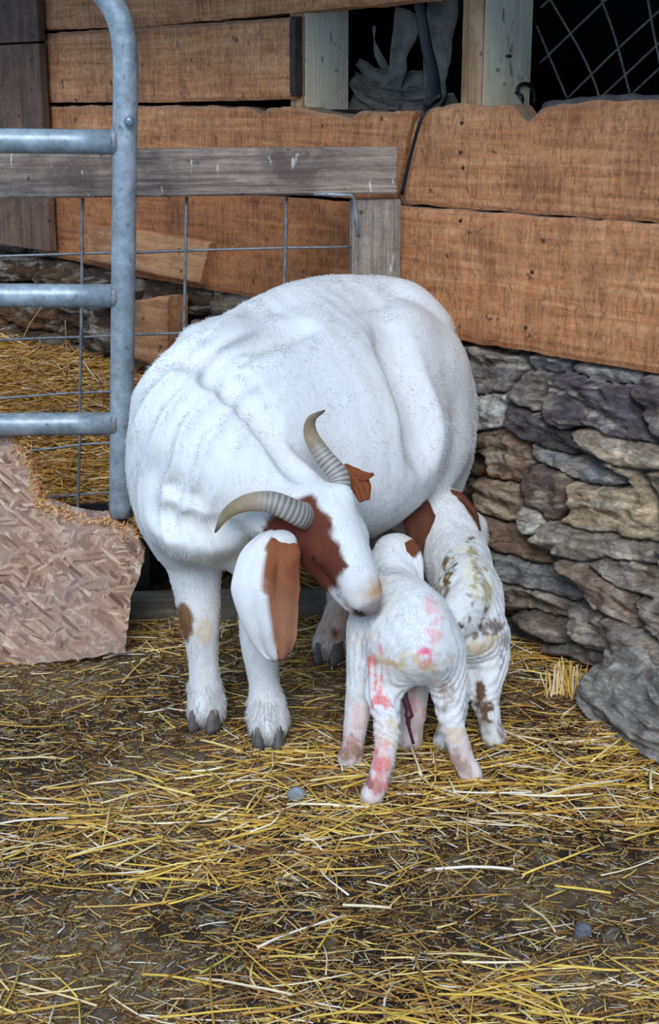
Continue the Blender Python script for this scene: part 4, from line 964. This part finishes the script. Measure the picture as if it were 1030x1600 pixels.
def scatter(n, seed, dens):
    r = np.random.default_rng(seed); out = np.zeros((0, 2))
    while len(out) < n:
        p = np.stack([r.uniform(-1.25, 1.0, n*2), r.uniform(1.35, 3.3, n*2)], 1)
        inw = ((p-WO[:2])@WN[:2]) > .05
        d = dens(p)/(p[:, 1]/1.5)**0.2; out = np.vstack([out, p[inw & (r.random(len(p)) < d)]])
    return out[:n]
def dens(p):
    q = np.stack([p[:, 0]*1.6, p[:, 1]*2.6, np.zeros(len(p))], 1); n_ = fbm(q+2, 3); d = .30+1.3*np.clip(n_+.1, -.3, .6)
    bare = np.exp(-(((p[:, 0]+.42)/.34)**2+((p[:, 1]-1.86)/.10)**2)); d -= .8*bare           # muddy patch, front left
    bare = np.exp(-(((p[:, 0]-.40)/.16)**2+((p[:, 1]-2.12)/.10)**2)); d -= .35*bare
    thick = np.exp(-(((p[:, 0]+.35)/.5)**2+((p[:, 1]-2.16)/.16)**2)); d += .5*thick; d += .45*sstep(1.80, 1.66, p[:, 1])*sstep(-.3, .1, p[:, 0])
    return np.clip(d, .05, 1)
def bunch(n, seed, L0, L1, w0, w1, ang_sd, palp=PALP, lift=(.001, .016), d=dens, dark=1.0):
    r = np.random.default_rng(seed); p = scatter(n, seed, d)
    base = .25*fbm(np.stack([p[:, 0]*2, p[:, 1]*2, np.full(n, 4.)], 1), 2)*3
    ang = np.where(r.random(n) < .62, r.normal(0, ang_sd, n)+base*.5, r.uniform(0, math.pi, n))
    c = PAL[r.choice(len(PAL), n, p=palp)]*r.uniform(.8, 1.05, (n, 1))*dark
    return straws('straw_litter', p, ang, r.uniform(L0, L1, n)**1, r.uniform(w0, w1, n), c, r.uniform(*lift, n), ghf, M['straw'], seed=seed)
fine = np.array([.06, .08, .06, .14, .04, .20, .10, .22, .06, .04])
o1 = bunch(3200, 21, .04, .155, .0022, .0046, .60)
o1['label'] = 'golden straw stalks strewn over the barn floor'; o1['category'] = 'straw'; o1.name = 'straw_litter'
o4 = bunch(330, 27, .05, .17, .0038, .0062, .6, np.array([.22, .18, .22, .10, .14, .0, .08, .0, .02, .04]), (.006, .018))
o4['label'] = 'broad pale straw stalks lying on top of the litter'; o4['category'] = 'straw'; o4.name = 'broad_straw'
o2 = bunch(11500, 22, .012, .055, .0014, .0032, .6, fine, (.0, .010), lambda p: np.clip(dens(p)+.3, 0, 1))
o2['label'] = 'short chopped straw bits lying on the dirt'; o2['category'] = 'straw'; o2.name = 'chopped_straw'
o3 = bunch(54000, 23, .005, .030, .0012, .0032, 1.0, np.array([.02, .03, .05, .08, .07, .18, .16, .30, .03, .08]), (.0, .006), lambda p: np.full(len(p), .9), .46)
o3['label'] = 'brown chaff and droppings trodden into the floor'; o3['category'] = 'chaff'; o3.name = 'chaff'
# straw bed heaped in the pen behind the gate
def heap_h(x, y):
    w = (x-WO[0])*WN[0]+(y-WO[1])*WN[1]
    p = np.stack([x*4, y*4, np.zeros_like(x)], -1).reshape(-1, 3)
    return (np.interp(y, [3.2, 3.3, 3.5, 4.0, 4.4], [.18, .25, .29, .36, .40])*sstep(.05, -.35, x) + .03*fbm(p, 3).reshape(x.shape))
xs = np.arange(-1.75, .0, .012); ys = np.arange(3.22, 5.1, .012); X, Y = np.meshgrid(xs, ys, indexing='ij'); Z = np.maximum(heap_h(X, Y), 0)
V = np.stack([X, Y, Z], -1).reshape(-1, 3); nx, ny = X.shape; ii = (np.arange(nx-1)[:, None]*ny+np.arange(ny-1)[None]).ravel(); F = np.stack([ii, ii+ny, ii+ny+1, ii+1], 1)
inw = ((V[:, :2]-WO[:2])@WN[:2]) > .02; F = F[inw[F].all(1)]
bed = empty('straw_bed', (-.8, 3.5, 0), label='heap of straw bedding in the pen behind the gate', cat='straw bed', kind='stuff')
adopt(mesh('packed_straw', V, F, M['dirt'], None, True, np.tile(lin((120, 88, 44)), (len(V), 1))), bed)
r = np.random.default_rng(31); n = 12500; p = np.stack([r.uniform(-1.7, -.05, n*3), 3.24+1.5*r.random(n*3)**1.5], 1); p = p[((p-WO[:2])@WN[:2]) > .06][:n]; n = len(p)
c = PAL[r.choice(len(PAL), n, p=np.array([.10, .16, .12, .22, .08, .16, .08, .06, .0, .02]))]*np.array([.95, .82, .72])*r.uniform(.35, 1.15, (n, 1))
ob = straws('loose_straw', p, np.where(r.random(n) < .6, r.normal(0, .5, n), r.uniform(0, math.pi, n)), r.uniform(.05, .18, n), r.uniform(.0024, .0045, n), c, r.uniform(0, .03, n), lambda x, y: np.maximum(heap_h(x, y), 0), M['straw'], seed=31, pitch=r.normal(0, .22, n)); adopt(ob, bed)
# tall stems standing out of the bed
for pts in (((24,585),(40,520),(72,470)), ((110,590),(104,540),(102,500)), ((150,600),(120,588),(96,604))):
    pp = catmull([P(x, y, 3.6) for x, y in pts], 5); o = tube('stem', pp, .0016, M['straw'], None, 6)
    ca = o.data.color_attributes.new('Col', 'FLOAT_COLOR', 'POINT'); ca.data.foreach_set('color', np.tile([*lin((190, 150, 90)), 1.], len(o.data.vertices))); adopt(o, bed)
# straw tuft standing against the foot of the wall
V = []; F = []; C = []; rr = random.Random(9); pb = G(885, 1085)
for k in range(70):
    a = pb+np.array([rr.gauss(0, .022), rr.gauss(0, .012), .0]); b = a+np.array([rr.gauss(0, .010), rr.gauss(.012, .008), rr.uniform(.025, .07)])
    v, f = tube_geo([a, b], [.0013, .001], 4); o_ = len(V); V += v; F += [tuple(o_+i for i in g) for g in f]; C += [list(PAL[rr.randrange(5)])]*len(v)
tf = mesh('straw_tuft', V, F, M['straw'], None, False, np.array(C)); origin_to(tf, pb); tag(tf, 'tuft of pale straw stubble standing at the foot of the stone wall', 'straw tuft', kind='stuff')

# ================================================================== LOOSE STONES
def rock(name, pts, rads, mat, lab, h=.006, colr=(128, 124, 122), amp=.012, flat=None):
    pts = np.array(pts); m = max(rads)+.05; lo = pts.min(0)-m; hi = pts.max(0)+m; Fd = Field(lo, hi, h)
    for p_, r_ in zip(pts, rads): Fd.ell(p_, (r_*1.0, r_*1.0, r_*(flat or .6)), None, .03)
    V, F = Fd.mesh(); V = relax(V, F, 1); N = vnormals(V, F)
    st_ = fbm(V*np.array([5, 5, 45])+V[:, :1]*4, 4); sw = (V[:, 2]+.25*V[:, 0])*30*(amp/.012)**-.0+1.2*fbm(V*6, 3); sw = sw-np.floor(sw); V = V+N*(amp*st_+amp*.8*fbm(V*18, 4)+amp*1.3*sw*np.minimum(1, (1-sw)*6))[:, None]
    c = np.array(lin(colr))*(1+.35*st_[:, None]); c = lay(c, sstep(.2, .5, fbm(V*20+7, 3))*.4, (190, 184, 176)); c = lay(c, sstep(.25, .5, fbm(V*15+70, 3))*.4, (84, 72, 64))
    o = mesh(name, V, F, mat, None, True, np.clip(c, .01, .9)); origin_to(o, (pts[:, 0].mean(), pts[:, 1].mean(), 0)); tag(o, lab, 'stone'); return o
rock('stone_block', [G(970, 1130)+np.array([0, .03, .04]), G(1015, 1155)+np.array([0.02, .03, .04]), G(1100, 1190)+np.array([.02, .05, .05]), G(1000, 1115)+np.array([.02, .06, .05])], [.065, .09, .13, .085], M['stone'], 'large layered grey stone block on the floor at the right edge', .004, (196, 188, 178), .016, .85)
rock('pebble', [G(463, 1248)+np.array([0, 0, .008])], [.016], M['stone'], 'small pale pebble lying on the straw in front of the goat', .002, (200, 200, 206), .002, .7)
rock('pebble', [G(911, 1460)+np.array([0, 0, .006])], [.012], M['stone'], 'small grey round pebble in the straw at the lower right', .002, (150, 152, 160), .002, .75)
